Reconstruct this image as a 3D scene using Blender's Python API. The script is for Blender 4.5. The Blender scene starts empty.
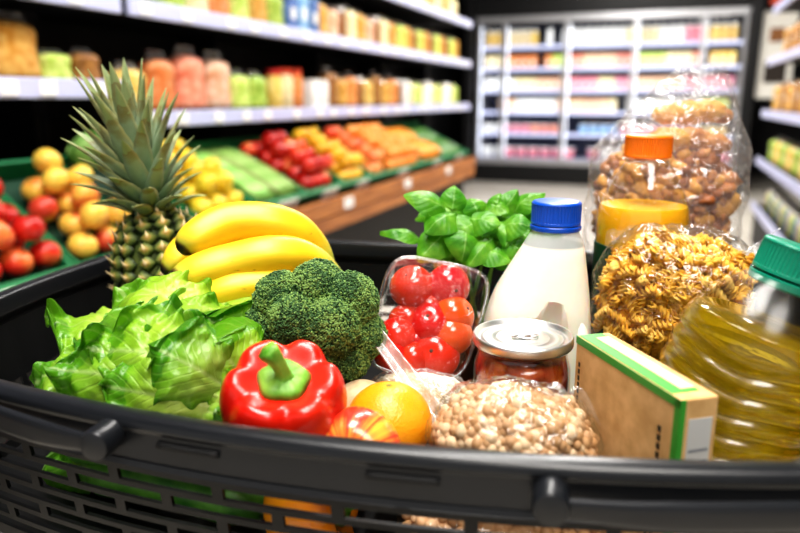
import bpy, math, random
import numpy as np
from mathutils import Vector, Matrix, noise, Quaternion

random.seed(7)
R = math.radians
PI = math.pi
scn = bpy.context.scene
COL = scn.collection

# ------------------------------------------------------------------ camera
CAMZ, PITCH, FPX = 1.15, R(13.5), 700.0
cd = bpy.data.cameras.new('camera'); cam = bpy.data.objects.new('camera', cd); COL.objects.link(cam)
cam.location = (0, 0, CAMZ); cam.rotation_euler = (PI/2-PITCH, 0, 0)
cd.sensor_width = 36; cd.lens = FPX/800*36; cd.clip_start = .02; cd.clip_end = 60
cd.dof.use_dof = True; cd.dof.focus_distance = .60; cd.dof.aperture_fstop = 3.6
scn.camera = cam

def at(px, py, Y):
    """world point at forward distance Y seen at photo pixel (px,py)"""
    c, s = math.cos(PITCH), math.sin(PITCH)
    dx = px-400; up = 266.5-py
    dy = FPX*c + up*s; dz = -FPX*s + up*c
    return Vector((dx/dy*Y, Y, CAMZ + dz/dy*Y))

PHB = R(-11.95)
U = Vector((math.cos(PHB), math.sin(PHB), 0)); Vv = Vector((-math.sin(PHB), math.cos(PHB), 0))
def BK(u, v, z): return U*u + Vv*v + Vector((0, 0, z))
PHA = R(69.44)
def AP(s, p, z): return Vector((math.cos(PHA)*s - math.sin(PHA)*p, math.sin(PHA)*s + math.cos(PHA)*p, z))

# ------------------------------------------------------------------ materials
def lin(c):
    if isinstance(c, str):
        c = tuple(int(c[i:i+2], 16)/255 for i in (0, 2, 4))
        c = tuple(x/12.92 if x <= .04045 else ((x+.055)/1.055)**2.4 for x in c)
    return (c[0], c[1], c[2], 1)

def nt(name):
    m = bpy.data.materials.new(name); m.use_nodes = True
    t = m.node_tree; t.nodes.clear()
    o = t.nodes.new('ShaderNodeOutputMaterial')
    return m, t, o

def N(t, typ, ins=None, **kw):
    n = t.nodes.new(typ)
    for k, v in kw.items(): setattr(n, k, v)
    for k, v in (ins or {}).items():
        if hasattr(v, 'is_output') or isinstance(v, bpy.types.NodeSocket): t.links.new(v, n.inputs[k])
        else: n.inputs[k].default_value = v
    return n

def ramp(t, fac, stops, interp='LINEAR'):
    n = t.nodes.new('ShaderNodeValToRGB'); n.color_ramp.interpolation = interp
    e = n.color_ramp.elements
    e[0].position, e[0].color = stops[0][0], lin(stops[0][1])
    e[1].position, e[1].color = stops[-1][0], lin(stops[-1][1])
    for p, c in stops[1:-1]:
        x = e.new(p); x.color = lin(c)
    t.links.new(fac, n.inputs[0]); return n.outputs[0]

def mat(name, color, rough=.5, metal=0, spec=.5, trans=0, sss=0, coat=0, bump=None, vary=None, emit=None, ior=1.45, sssr=(.01,.01,.01), randomize=0, transl=0):
    """vary=(colour2, scale[, lo, hi]); bump=(scale, strength[, distance])"""
    m, t, o = nt(name)
    tc = N(t, 'ShaderNodeTexCoord').outputs['Object']
    b = N(t, 'ShaderNodeBsdfPrincipled', {'Roughness': rough, 'Metallic': metal, 'Specular IOR Level': spec, 'Transmission Weight': trans, 'Coat Weight': coat, 'IOR': ior})
    b.inputs['Coat Roughness'].default_value = .08
    csock = None
    if vary:
        nz = N(t, 'ShaderNodeTexNoise', {'Vector': tc, 'Scale': vary[1], 'Detail': 4.0})
        lo, hi = (vary[2], vary[3]) if len(vary) > 3 else (.35, .65)
        csock = ramp(t, nz.outputs['Fac'], [(lo, color), (hi, vary[0])])
    if randomize:
        oi = N(t, 'ShaderNodeObjectInfo')
        h = N(t, 'ShaderNodeHueSaturation', {'Hue': .5, 'Saturation': 1.0, 'Fac': 1.0})
        mr = N(t, 'ShaderNodeMapRange', {'Value': oi.outputs['Random'], 'To Min': 1-randomize, 'To Max': 1+randomize*.6})
        mh = N(t, 'ShaderNodeMapRange', {'Value': oi.outputs['Random'], 'To Min': .5-randomize*.06, 'To Max': .5+randomize*.06})
        t.links.new(mr.outputs[0], h.inputs['Value']); t.links.new(mh.outputs[0], h.inputs['Hue'])
        if csock: t.links.new(csock, h.inputs['Color'])
        else: h.inputs['Color'].default_value = lin(color)
        csock = h.outputs[0]
    if csock: t.links.new(csock, b.inputs['Base Color'])
    else: b.inputs['Base Color'].default_value = lin(color)
    if sss:
        b.inputs['Subsurface Weight'].default_value = sss
        b.inputs['Subsurface Radius'].default_value = (1, .5, .3); b.inputs['Subsurface Scale'].default_value = sssr[0]
    if emit:
        b.inputs['Emission Color'].default_value = lin(emit[0]); b.inputs['Emission Strength'].default_value = emit[1]
    if bump:
        nz = N(t, 'ShaderNodeTexNoise', {'Vector': tc, 'Scale': bump[0], 'Detail': 3.0})
        bp = N(t, 'ShaderNodeBump', {'Height': nz.outputs['Fac'], 'Strength': bump[1], 'Distance': bump[2] if len(bump) > 2 else .002})
        t.links.new(bp.outputs[0], b.inputs['Normal'])
    out = b.outputs[0]
    if transl:
        tr = N(t, 'ShaderNodeBsdfTranslucent')
        if csock: t.links.new(csock, tr.inputs['Color'])
        else: tr.inputs['Color'].default_value = lin(color)
        mx = N(t, 'ShaderNodeMixShader', {0: transl}); t.links.new(out, mx.inputs[1]); t.links.new(tr.outputs[0], mx.inputs[2]); out = mx.outputs[0]
    t.links.new(out, o.inputs[0])
    return m

def film(name, tint=(.97, .97, .97), base=.05, edge=.55, bump=None, rough=.08, gcol=(1, 1, 1), haze=0):
    """thin clear plastic: see-through with reflections that grow toward grazing angles"""
    m, t, o = nt(name)
    tc = N(t, 'ShaderNodeTexCoord').outputs['Object']
    tr = N(t, 'ShaderNodeBsdfTransparent', {'Color': (*tint, 1)})
    gl = N(t, 'ShaderNodeBsdfGlossy', {'Color': (*gcol, 1), 'Roughness': rough})
    lw = N(t, 'ShaderNodeLayerWeight', {'Blend': .35})
    if bump:
        nz = N(t, 'ShaderNodeTexNoise', {'Vector': tc, 'Scale': bump[0], 'Detail': 3.0, 'Distortion': .8})
        bp = N(t, 'ShaderNodeBump', {'Height': nz.outputs['Fac'], 'Strength': bump[1], 'Distance': bump[2]})
        t.links.new(bp.outputs[0], gl.inputs['Normal']); t.links.new(bp.outputs[0], lw.inputs['Normal'])
    mr = N(t, 'ShaderNodeMapRange', {'Value': lw.outputs['Facing'], 'From Min': .3, 'From Max': 1.0, 'To Min': base, 'To Max': edge})
    mx = N(t, 'ShaderNodeMixShader', {0: mr.outputs[0]})
    t.links.new(tr.outputs[0], mx.inputs[1]); t.links.new(gl.outputs[0], mx.inputs[2])
    out = mx.outputs[0]
    if haze:
        df = N(t, 'ShaderNodeBsdfDiffuse', {'Color': (.9, .9, .9, 1)})
        m2 = N(t, 'ShaderNodeMixShader', {0: haze}); t.links.new(out, m2.inputs[1]); t.links.new(df.outputs[0], m2.inputs[2]); out = m2.outputs[0]
    t.links.new(out, o.inputs[0]); return m

# ------------------------------------------------------------------ geometry collector
class G:
    def __init__(s): s.v, s.f, s.mi, s.uv, s.n = [], [], [], [], 0
    def add(s, V, F, mi=0, uv=None):
        V = np.asarray(V, float).reshape(-1, 3); s.v.append(V)
        s.f += [tuple(i+s.n for i in f) for f in F]; s.mi += [mi]*len(F)
        s.uv.append(np.asarray(uv, float).reshape(-1, 2) if uv is not None else np.zeros((len(V), 2)))
        s.n += len(V); return s
    def box(s, c, d, rz=0, mi=0):
        x, y, z = d[0]/2, d[1]/2, d[2]/2
        V = np.array([(a*x, b*y, e*z) for a in (-1, 1) for b in (-1, 1) for e in (-1, 1)])
        if rz: V = V @ np.array([[math.cos(rz), math.sin(rz), 0], [-math.sin(rz), math.cos(rz), 0], [0, 0, 1]])
        return s.add(V+np.array(c), [(0, 1, 3, 2), (4, 6, 7, 5), (0, 4, 5, 1), (2, 3, 7, 6), (0, 2, 6, 4), (1, 5, 7, 3)], mi)
    def lathe(s, prof, n=32, c=(0, 0, 0), mi=0, fn=None):
        V, F, UV = [], [], []
        for i, (r, z) in enumerate(prof):
            for k in range(n):
                a = 2*PI*k/n; rr = r if fn is None else fn(r, z, a)
                V.append((c[0]+rr*math.cos(a), c[1]+rr*math.sin(a), c[2]+z)); UV.append((k/n, i/(len(prof)-1)))
        for i in range(len(prof)-1):
            for k in range(n):
                k2 = (k+1) % n; F.append((i*n+k, i*n+k2, (i+1)*n+k2, (i+1)*n+k))
        if prof[0][0] > 1e-6: F.append(tuple(reversed(range(n))))
        if prof[-1][0] > 1e-6: F.append(tuple((len(prof)-1)*n+k for k in range(n)))
        return s.add(V, F, mi, UV)
    def tube(s, path, rad, n=10, mi=0, cross=None, closed=False, up=(0, 0, 1)):
        P = [Vector(p) for p in path]; m = len(P); V, F, UV = [], [], []
        if not hasattr(rad, '__len__'): rad = [rad]*m
        nrm = None
        for i in range(m):
            a = P[(i-1) % m] if closed or i > 0 else P[i]; b = P[(i+1) % m] if closed or i < m-1 else P[i]
            T = (b-a).normalized()
            if nrm is None:
                nrm = Vector(up); nrm = nrm - T*nrm.dot(T)
                if nrm.length < 1e-3: nrm = T.orthogonal()
            else: nrm = nrm - T*nrm.dot(T)
            nrm.normalize(); bn = T.cross(nrm)
            for k in range(n):
                an = 2*PI*k/n
                if cross is None: cx, cy = math.cos(an), math.sin(an)
                else: cx, cy = cross(an, i/(m-1))
                V.append(P[i]+nrm*cx*rad[i]+bn*cy*rad[i]); UV.append((i/(m-1), k/n))
        for i in range(m if closed else m-1):
            i2 = (i+1) % m
            for k in range(n):
                k2 = (k+1) % n; F.append((i*n+k, i*n+k2, i2*n+k2, i2*n+k))
        if not closed:
            F.append(tuple(reversed(range(n)))); F.append(tuple((m-1)*n+k for k in range(n)))
        return s.add([tuple(v) for v in V], F, mi, UV)
    def grid(s, fn, nu, nv, mi=0, wrap=False):
        V, F, UV = [], [], []
        for i in range(nu):
            for j in range(nv):
                u, w = i/(nu-1), j/(nv-1) if not wrap else j/nv
                V.append(tuple(fn(u, w))); UV.append((u, w))
        for i in range(nu-1):
            for j in range(nv if wrap else nv-1):
                j2 = (j+1) % nv; F.append((i*nv+j, (i+1)*nv+j, (i+1)*nv+j2, i*nv+j2))
        return s.add(V, F, mi, UV)
    def ball(s, c, r, sc=(1, 1, 1), nu=16, nv=20, fn=None, mi=0, rot=None):
        c = np.array(c, float)
        def f(u, w):
            th = PI*u; ph = 2*PI*w
            d = np.array((math.sin(th)*math.cos(ph), math.sin(th)*math.sin(ph), math.cos(th)))
            q = r if fn is None else r*fn(d)
            p = d*q*np.array(sc)
            if rot is not None: p = rot @ p
            return c+p
        return s.grid(f, nu, nv, mi, wrap=True)
    def obj(s, name, mats, parent=None, smooth=True, mods=None, loc=None):
        me = bpy.data.meshes.new(name)
        V = np.concatenate(s.v)
        me.from_pydata(V.tolist(), [], s.f)
        a = me.attributes.new('puv', 'FLOAT_VECTOR', 'POINT')
        uv = np.concatenate(s.uv); a.data.foreach_set('vector', np.hstack([uv, np.zeros((len(uv), 1))]).ravel())
        if not isinstance(mats, (list, tuple)): mats = [mats]
        for m in mats: me.materials.append(m)
        if any(s.mi): me.polygons.foreach_set('material_index', s.mi)
        if smooth:
            me.polygons.foreach_set('use_smooth', [True]*len(me.polygons))
        me.validate()
        if smooth == 'auto':
            me.set_sharp_from_angle(angle=R(38))
        o = bpy.data.objects.new(name, me); COL.objects.link(o)
        if parent: o.parent = parent
        if loc is not None: o.location = loc
        return o

def bevel(o, w=.001, seg=2):
    b = o.modifiers.new('bevel', 'BEVEL'); b.width = w; b.segments = seg; b.limit_method = 'ANGLE'; b.angle_limit = R(35); return o
def subsurf(o, n=1):
    b = o.modifiers.new('subsurf', 'SUBSURF'); b.levels = n; b.render_levels = n; return o
def solid(o, th, off=0):
    b = o.modifiers.new('solid', 'SOLIDIFY'); b.thickness = th; b.offset = off; return o

def tag(o, label=None, cat=None, group=None, kind=None):
    if label: o['label'] = label
    if cat: o['category'] = cat
    if group: o['group'] = group
    if kind: o['kind'] = kind
    return o
def thing(name, label, cat, loc=(0, 0, 0), rot=(0, 0, 0), group=None):
    o = bpy.data.objects.new(name, None); COL.objects.link(o); o.empty_display_size = .02
    o.location = loc; o.rotation_euler = rot
    return tag(o, label, cat, group)
def copy_tree(o, parent=None):
    c = o.copy(); COL.objects.link(c)
    if parent: c.parent = parent
    for ch in [x for x in COL.objects if x.parent == o]: copy_tree(ch, c)
    return c
def nz3(x, y, z, s=1, seed=0): return noise.noise(Vector((x*s+seed*7.1, y*s-seed*3.3, z*s+seed)))

# ================================================================== MATERIAL LIBRARY
M = {}
M['rim'] = mat('black_plastic_sheen_tint', '17191d', rough=.31, spec=.6, bump=(900, .12, .0003))  # black lightened so the colour carries the reflected sheen on the rim
M['basketwall'] = mat('basket_wall_plastic', '090a0b', rough=.45, spec=.32, bump=(700, .1, .0003))
M['steel'] = mat('brushed_steel', 'b9b9bb', rough=.25, metal=1)
M['rubber'] = mat('rubber', '0c0c0d', rough=.7)

# ================================================================== ROOM
def struct(name, g, m, smooth=False):
    o = g.obj(name, m, smooth=smooth); o['kind'] = 'structure'; return o
def tilefloor():
    m, t, o = nt('floor_tiles')
    tc = N(t, 'ShaderNodeTexCoord').outputs['Object']
    br = N(t, 'ShaderNodeTexBrick', {'Vector': tc, 'Color1': lin('e4ddd0'), 'Color2': lin('ddd5c8'), 'Mortar': lin('a59d92'), 'Scale': 1.0, 'Mortar Size': .004, 'Brick Width': .6, 'Row Height': .6})
    br.offset = 0
    b = N(t, 'ShaderNodeBsdfPrincipled', {'Base Color': br.outputs[0], 'Roughness': .25})
    t.links.new(b.outputs[0], o.inputs[0]); return m
def aisle_struct(name, s0, s1, p0, p1, z0, z1, m):
    g = G()
    V = [AP(s, p, z) for s in (s0, s1) for p in (p0, p1) for z in (z0, z1)]
    g.add([tuple(v) for v in V], [(0, 1, 3, 2), (4, 6, 7, 5), (0, 4, 5, 1), (2, 3, 7, 6), (0, 2, 6, 4), (1, 5, 7, 3)])
    return struct(name, g, m)
M['wallpaint'] = mat('dark_wall_paint', '2b2b2d', rough=.8)
M['ceil'] = mat('ceiling_paint', '6c6c70', rough=.85)
aisle_struct('floor', -3, 12.2, -4.2, 3.4, -.1, 0, tilefloor())
aisle_struct('ceiling', -3, 12.2, -4.2, 3.4, 3.3, 3.4, M['ceil'])
aisle_struct('wall_left', -3, 12.2, 3.3, 3.4, 0, 3.3, M['wallpaint'])
aisle_struct('wall_right', -3, 12.2, -4.3, -4.2, 0, 3.3, M['wallpaint'])
aisle_struct('wall_back', 12.1, 12.2, -4.2, 3.3, 0, 3.3, M['wallpaint'])

# ceiling lights (real lamps: a panel with an emissive diffuser; the area lamp hangs just under it)
M['housing'] = mat('lamp_housing', 'd8d8d8', rough=.5)
M['diffuser'] = mat('lamp_diffuser', 'ffffff', emit=('fff8ee', 7), rough=.5)
LAMPS = [(.35, .30, 1.2, .8, 46, 'over the trolley'), (-.7, -.8, 1.3, .9, 22, 'behind the trolley'), (2.4, .55, 1.4, .25, 32, 'over the fruit crates'), (4.6, .55, 1.4, .25, 60, 'over the orange crate'), (7.2, .6, 1.4, .25, 85, 'before the glass cooler'), (6.6, -1.3, 1.4, .25, 26, 'over the bakery shelves')]
for i, (s, p, a, b, w, txt) in enumerate(LAMPS):
    t = thing('ceiling_light', 'white rectangular ceiling light panel ' + txt, 'ceiling light', AP(s, p, 3.3), (0, 0, PHA))
    bevel(G().box((0, 0, -.03), (a+.06, b+.06, .06)).obj('housing', M['housing'], t, smooth=False), .004)
    G().box((0, 0, -.064), (a, b, .006)).obj('diffuser', M['diffuser'], t, smooth=False)
    ld = bpy.data.lights.new('lamp', 'AREA'); ld.shape = 'RECTANGLE'; ld.size = a; ld.size_y = b; ld.energy = w; ld.color = (1, .975, .94)
    lo = bpy.data.objects.new('area_lamp', ld); COL.objects.link(lo); lo.location = AP(s, p, 3.22); lo.rotation_euler = (0, 0, PHA)

# ================================================================== LEFT SHELVING
M['shelfdark'] = mat('shelf_dark_metal', '121214', rough=.6)
M['rail'] = mat('price_rail_white', 'c6caec', rough=.35)
M['ticket'] = mat('price_ticket', 'f4f4f2', rough=.5)
def wood():
    m, t, o = nt('orange_brown_wood')
    tc = N(t, 'ShaderNodeTexCoord').outputs['Object']
    mp = N(t, 'ShaderNodeMapping', {'Vector': tc, 'Scale': (1.5, 12, 18)})
    nz = N(t, 'ShaderNodeTexNoise', {'Vector': mp.outputs[0], 'Scale': 2.5, 'Detail': 6.0})
    c = ramp(t, nz.outputs['Fac'], [(.3, '8a4f28'), (.7, 'c88446')])
    b = N(t, 'ShaderNodeBsdfPrincipled', {'Base Color': c, 'Roughness': .5}); t.links.new(b.outputs[0], o.inputs[0]); return m
M['wood'] = wood()
def shelving(label, s0, s1, levels, wood_to):
    """levels: z of the underside of every shelf rail"""
    t = thing('shelving_unit', label, 'shelving', AP(s0, 0, 0), (0, 0, PHA)); L = s1-s0
    G().box((L/2, 2.42, 1.25), (L, .05, 2.5)).obj('back_panel', M['shelfdark'], t, smooth=False)
    for x in np.arange(0, L+.01, L/max(1, round(L/1.2))):
        G().box((x, 2.3, 1.25), (.03, .2, 2.5)).obj('upright', M['shelfdark'], t, smooth=False)
    for z in levels:
        sh = G().box((L/2, 2.09, z+.035), (L, .6, .02)).obj('shelf_board', M['shelfdark'], t, smooth=False)
        r = bevel(G().box((L/2, 1.775, z+.03), (L, .02, .06)).obj('price_rail', M['rail'], t, smooth=False), .004)
        x = .04+random.random()*.05
        while x < L-.08:
            G().box((x, 1.762, z+.03), (.06, .003, .042)).obj('price_ticket', M['ticket'], r, smooth=False); x += .12+random.random()*.2
    W = wood_to-s0
    G().box((W/2, 1.90, .29), (W, .8, .58)).obj('plinth', M['shelfdark'], t, smooth=False)
    G().box((W/2, 1.93, .61), (W, .96, .06)).obj('crate_deck', M['shelfdark'], t, smooth=False)
    bevel(G().box((W/2, 1.42, .665), (W, .03, .075)).obj('wooden_board', M['wood'], t, smooth=False), .004)
    bevel(G().box((W/2, 1.425, .590), (W, .03, .07)).obj('wooden_board', M['wood'], t, smooth=False), .004)
    x = .15
    while x < W-.1:
        G().box((x, 1.402, .665), (.10, .004, .05)).obj('price_card', M['ticket'], t, smooth=False); x += .83
    return t
shelving('near dark wall shelving with a raised white price rail behind the apple crates', -.3, 2.02, [1.15, 1.50-.07, 1.78], 2.02)
shelving('long dark wall shelving with lilac white price rails above the fruit crates', 2.06, 6.6, [1.045, 1.43, 1.78], 5.45)

# --- background products (templates)
def prodmat(name, c, c2=None, scale=30, rough=.45):
    return mat(name, c, rough=rough, vary=(c2 or c, scale), randomize=.12)
PM = {}
for k, c, c2 in [('golden', 'c8892c', 'e2b565'), ('yellow', 'e0b040', 'f2d98a'), ('orange', 'd9762e', 'eaa268'), ('pink', 'dc6850', 'f0a890'), ('peach', 'e0a070', 'f6d8bc'), ('green', '7aa52c', 'c8d86a'), ('lime', 'a6c83a', 'dfe88c'),
                 ('brown', '7a4a22', 'b07a40'), ('red', 'c02818', 'e05038'), ('white', 'e8e6de', 'ffffff'), ('cream', 'e4cc94', 'f4e6c0'), ('blue', '2a4a8c', '7c9ad0'), ('black', '201c1a', '40342a'), ('rose', 'd86478', 'f0a8b8'), ('skyblue', '5c98d8', 'b8d8f0')]:
    PM[k] = prodmat('pack_'+k, c, c2)
M['packlabel'] = mat('pack_label', 'f2efe6', rough=.5)
M['packfilm'] = film('pack_clear_film', base=.10, edge=.5, bump=(25, .6, .01), haze=.12)
def bag_mesh(w, d, h, col):
    """standing pouch: filled body, gathered clear top, label"""
    t = thing('filled_bag', 'x', 'bag')
    def f(u, a):
        th = 2*PI*a; k = min(1, (u/.08)**.5 if u < .08 else 1)*(1 if u < .75 else math.sqrt(max(0, 1-((u-.75)/.25)**2))*.5+.5)*(.96+.04*math.sin(u*9))
        x = math.copysign(abs(math.cos(th))**.6, math.cos(th))*w/2*k; y = math.copysign(abs(math.sin(th))**.7, math.sin(th))*d/2*k
        b = 1+.05*nz3(x, y, u*h, 25, w*10)
        return (x*b, y*b, u*h*.86)
    G().grid(f, 14, 20, wrap=True).obj('filling', PM[col], t)
    def f2(u, a):
        th = 2*PI*a; k = 1-u*.25; x = math.cos(th)*w/2*k*.85*(1+.06*math.sin(a*50)); y = math.sin(th)*d/2*(1-u)**1.2*.9
        return (x, y, h*(.78+.22*u))
    G().grid(f2, 5, 24, wrap=True).obj('clear_top', M['packfilm'], t)
    G().grid(lambda u, a: ((a-.5)*w*.5, -d/2*1.03+.012*abs(a-.5)*2+.004, h*(.4+.27*u)), 4, 6).obj('paper_label', M['packlabel'], t)
    return t
def box_prod(w, d, h, col):
    t = thing('carton', 'x', 'carton')
    bevel(G().box((0, 0, h/2), (w, d, h)).obj('carton_body', PM[col], t, smooth=False), .004)
    G().box((0, -d/2-.001, h*.45), (w*.45, .002, h*.25)).obj('paper_label', M['packlabel'], t, smooth=False)
    return t
def jar_prod(r, h, col, lid='white', name='jar'):
    t = thing(name, 'x', name.replace('_', ' '))
    G().lathe([(0, 0), (r*.92, 0), (r, .008), (r, h*.75), (r*.8, h*.84), (r*.8, h*.86), (0, h*.86)], 16).obj('jar_body', PM[col], t, smooth='auto')
    G().lathe([(0, h*.86), (r*.85, h*.86), (r*.85, h), (0, h)], 16).obj('lid', PM[lid], t, smooth='auto')
    return t
def tub_prod(r, h, col, lid='white'):
    t = thing('tub', 'x', 'tub')
    G().lathe([(0, 0), (r*.8, 0), (r, h*.9), (0, h*.9)], 16).obj('cup', PM[col], t, smooth='auto')
    G().lathe([(r*1.06, h*.9), (r*1.06, h), (0, h)], 16).obj('lid', PM[lid], t, smooth='auto')
    return t
cache = {}
def put(kind, key, maker, s, p, z, rot, label, group):
    k = (kind, key)
    if k not in cache:
        o = maker(); cache[k] = o
    else: o = copy_tree(cache[k])
    o.location = AP(s, p, z); o.rotation_euler = (0, 0, rot)
    tag(o, label, None, group); return o
CR = [(.95, 'the red apple crate'), (1.58, 'the yellow apple crate'), (1.85, 'the cabbage crate'), (2.15, 'the lemon crate'), (2.42, 'the celery crate'), (2.82, 'the middle red apple crate'), (3.2, 'the yellow mango crate'), (3.8, 'the orange crate'), (4.5, 'the carrot crate'), (5.3, 'the squash crate'), (6.2, 'the shelving end')]
def nearc(s): return min(CR, key=lambda c: abs(c[0]-s))[1]
def fill_shelf(s0, s1, z, where, seq, p=1.84):
    s = s0; i = 0
    while s < s1:
        kind, col, w, h = seq[i % len(seq)]
        if i and s+w > s1+.02: break
        i += 1
        rot = PHA + random.uniform(-.05, .05)
        if kind == 'bag':
            cname = {'golden': 'golden', 'pink': 'salmon pink', 'peach': 'pale peach'}.get(col, col)
            lab = f'{cname} filled bag on the {where} shelf above {nearc(s+w/2)}'
            put('bag', (col, w, h), lambda: bag_mesh(w, .10, h, col), s+w/2, p+.05, z, rot, lab, lab)
        elif kind == 'box':
            lab = f'{col} carton on the {where} shelf above {nearc(s+w/2)}'
            put('box', (col, w, h), lambda: box_prod(w, .08, h, col), s+w/2, p+.05, z, rot, lab, lab)
        else:
            lid = 'red' if col in ('yellow', 'orange', 'cream') else 'white'
            lab = f'{col} jar with {lid} lid on the {where} shelf above {nearc(s+w/2)}'
            put('jar', (col, w, h), lambda: jar_prod(w/2, h, col, lid), s+w/2, p+.05, z, rot, lab, lab)
        s += w + .022
# near shelf (raised): the big golden bag first
fill_shelf(1.57, 1.60, 1.197, 'near raised', [('bag', 'golden', .18, .21)])
fill_shelf(1.755, 1.80, 1.197, 'near raised', [('bag', 'lime', .12, .11)])
fill_shelf(1.89, 1.95, 1.197, 'near raised', [('bag', 'brown', .11, .12)])
fill_shelf(2.08, 3.12, 1.092, 'middle', [('bag', 'yellow', .15, .19), ('bag', 'orange', .15, .24), ('bag', 'pink', .17, .27), ('bag', 'peach', .17, .26), ('bag', 'lime', .13, .19), ('bag', 'green', .13, .19)])
fill_shelf(3.16, 3.55, 1.092, 'middle', [('jar', 'yellow', .09, .2), ('jar', 'cream', .09, .21), ('jar', 'orange', .09, .21)])
fill_shelf(3.56, 3.75, 1.092, 'middle', [('box', 'white', .09, .16)])
fill_shelf(3.76, 5.0, 1.092, 'middle', [('bag', 'brown', .13, .24), ('bag', 'golden', .12, .2), ('bag', 'orange', .12, .22), ('jar', 'brown', .09, .19), ('bag', 'yellow', .13, .2)])
fill_shelf(5.02, 6.5, 1.092, 'middle', [('box', 'white', .1, .19), ('bag', 'cream', .12, .2), ('bag', 'lime', .12, .2), ('box', 'cream', .1, .15)])
fill_shelf(2.36, 3.3, 1.477, 'upper', [('bag', 'green', .14, .2), ('bag', 'cream', .13, .2), ('bag', 'orange', .13, .22), ('bag', 'lime', .14, .18), ('bag', 'golden', .13, .22)])
fill_shelf(3.32, 3.65, 1.477, 'upper', [('box', 'blue', .1, .22), ('box', 'skyblue', .1, .24)])
fill_shelf(3.66, 4.9, 1.477, 'upper', [('bag', 'golden', .12, .22), ('bag', 'peach', .12, .2), ('jar', 'brown', .09, .2), ('bag', 'cream', .12, .23)])
fill_shelf(4.92, 6.5, 1.477, 'upper', [('bag', 'lime', .12, .22), ('bag', 'golden', .12, .22), ('bag', 'brown', .12, .2)])
fill_shelf(4.6, 6.5, 1.827, 'top', [('bag', 'cream', .13, .2), ('bag', 'golden', .12, .22), ('box', 'cream', .1, .2)])

# --- produce crates
M['crate'] = mat('green_crate_plastic', '1a7a48', rough=.45, randomize=.1)
M['crate_in'] = mat('crate_liner', '0e3a26', rough=.6)
def fruit_mat(name, c1, c2, c3=None, lo=.38, hi=.62, scale=9, rough=.35):
    m, t, o = nt(name)
    tc = N(t, 'ShaderNodeTexCoord').outputs['Object']; oi = N(t, 'ShaderNodeObjectInfo')
    ad = N(t, 'ShaderNodeVectorMath', {0: tc, 1: oi.outputs['Location']}, operation='ADD')
    nz = N(t, 'ShaderNodeTexNoise', {'Vector': ad.outputs[0], 'Scale': scale, 'Detail': 3.0})
    rm = N(t, 'ShaderNodeMapRange', {'Value': oi.outputs['Random'], 'To Min': -.12, 'To Max': .12})
    s = N(t, 'ShaderNodeMath', {0: nz.outputs['Fac'], 1: rm.outputs[0]}, operation='ADD')
    stops = [(lo, c1), (hi, c2)] if not c3 else [(lo, c1), ((lo+hi)/2, c2), (hi, c3)]
    b = N(t, 'ShaderNodeBsdfPrincipled', {'Base Color': ramp(t, s.outputs[0], stops), 'Roughness': rough, 'Subsurface Weight': .1, 'Subsurface Scale': .01})
    t.links.new(b.outputs[0], o.inputs[0]); return m
FM = {'redapple': fruit_mat('red_apple_skin', 'b01410', 'd8301c', 'f0a050', .35, .78), 'yellowapple': fruit_mat('yellow_apple_skin', 'f2cc55', 'f0b850', 'd04430', .40, .66),
      'lemon': fruit_mat('lemon_skin', 'eed23a', 'e0b820'), 'orange': fruit_mat('orange_skin', 'f08a1c', 'f4a04a', rough=.45), 'peach': fruit_mat('peach_skin', 'e85428', 'f8a860', lo=.35, hi=.65),
      'mango': fruit_mat('mango_skin', 'f0c030', 'e8a828'), 'bean': mat('bean_pod_skin', '7ab040', rough=.5, vary=('c8e090', 14), randomize=.5), 'carrot': mat('carrot_skin', 'f0952a', rough=.5, randomize=.15),
      'cabbage': mat('cabbage_leaf', 'a8cf7c', rough=.5, vary=('5f9c3f', 14), randomize=.1), 'zucchini': mat('zucchini_skin', '2f5a28', rough=.4, vary=('6d9a48', 40), randomize=.1)}
M['stalk'] = mat('woody_stalk', '4a3320', rough=.8)
def round_fruit(name, key, r, kind):
    t = thing(name, 'x', name)
    if kind == 'apple':
        fn = lambda d: 1-.22*math.exp(-((1-abs(d[2]))/.09)) * (1 if d[2] > 0 else .6)
    else: fn = lambda d: 1+(.16*math.exp(-((1-abs(d[0]))/.05)) if kind == 'lemon' else 0)
    sc = {'apple': (1, 1, .92), 'lemon': (1.08, .95, .95), 'mango': (1.15, .95, .88)}.get(kind, (1, 1, .95))
    G().ball((0, 0, 0), r, sc, 12, 16, fn).obj('fruit_body', FM[key], t)
    G().tube([(0, 0, r*.66), (.002, 0, r*.85), (.004, 0, r*1.05)] if kind == 'apple' else [(0, 0, r*.9), (0, 0, r*.97)], [.002, .0016, .002], 6).obj('stalk', M['stalk'], t) if kind != 'mango' else None
    return t
TN, TF = R(36), R(26)
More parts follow.
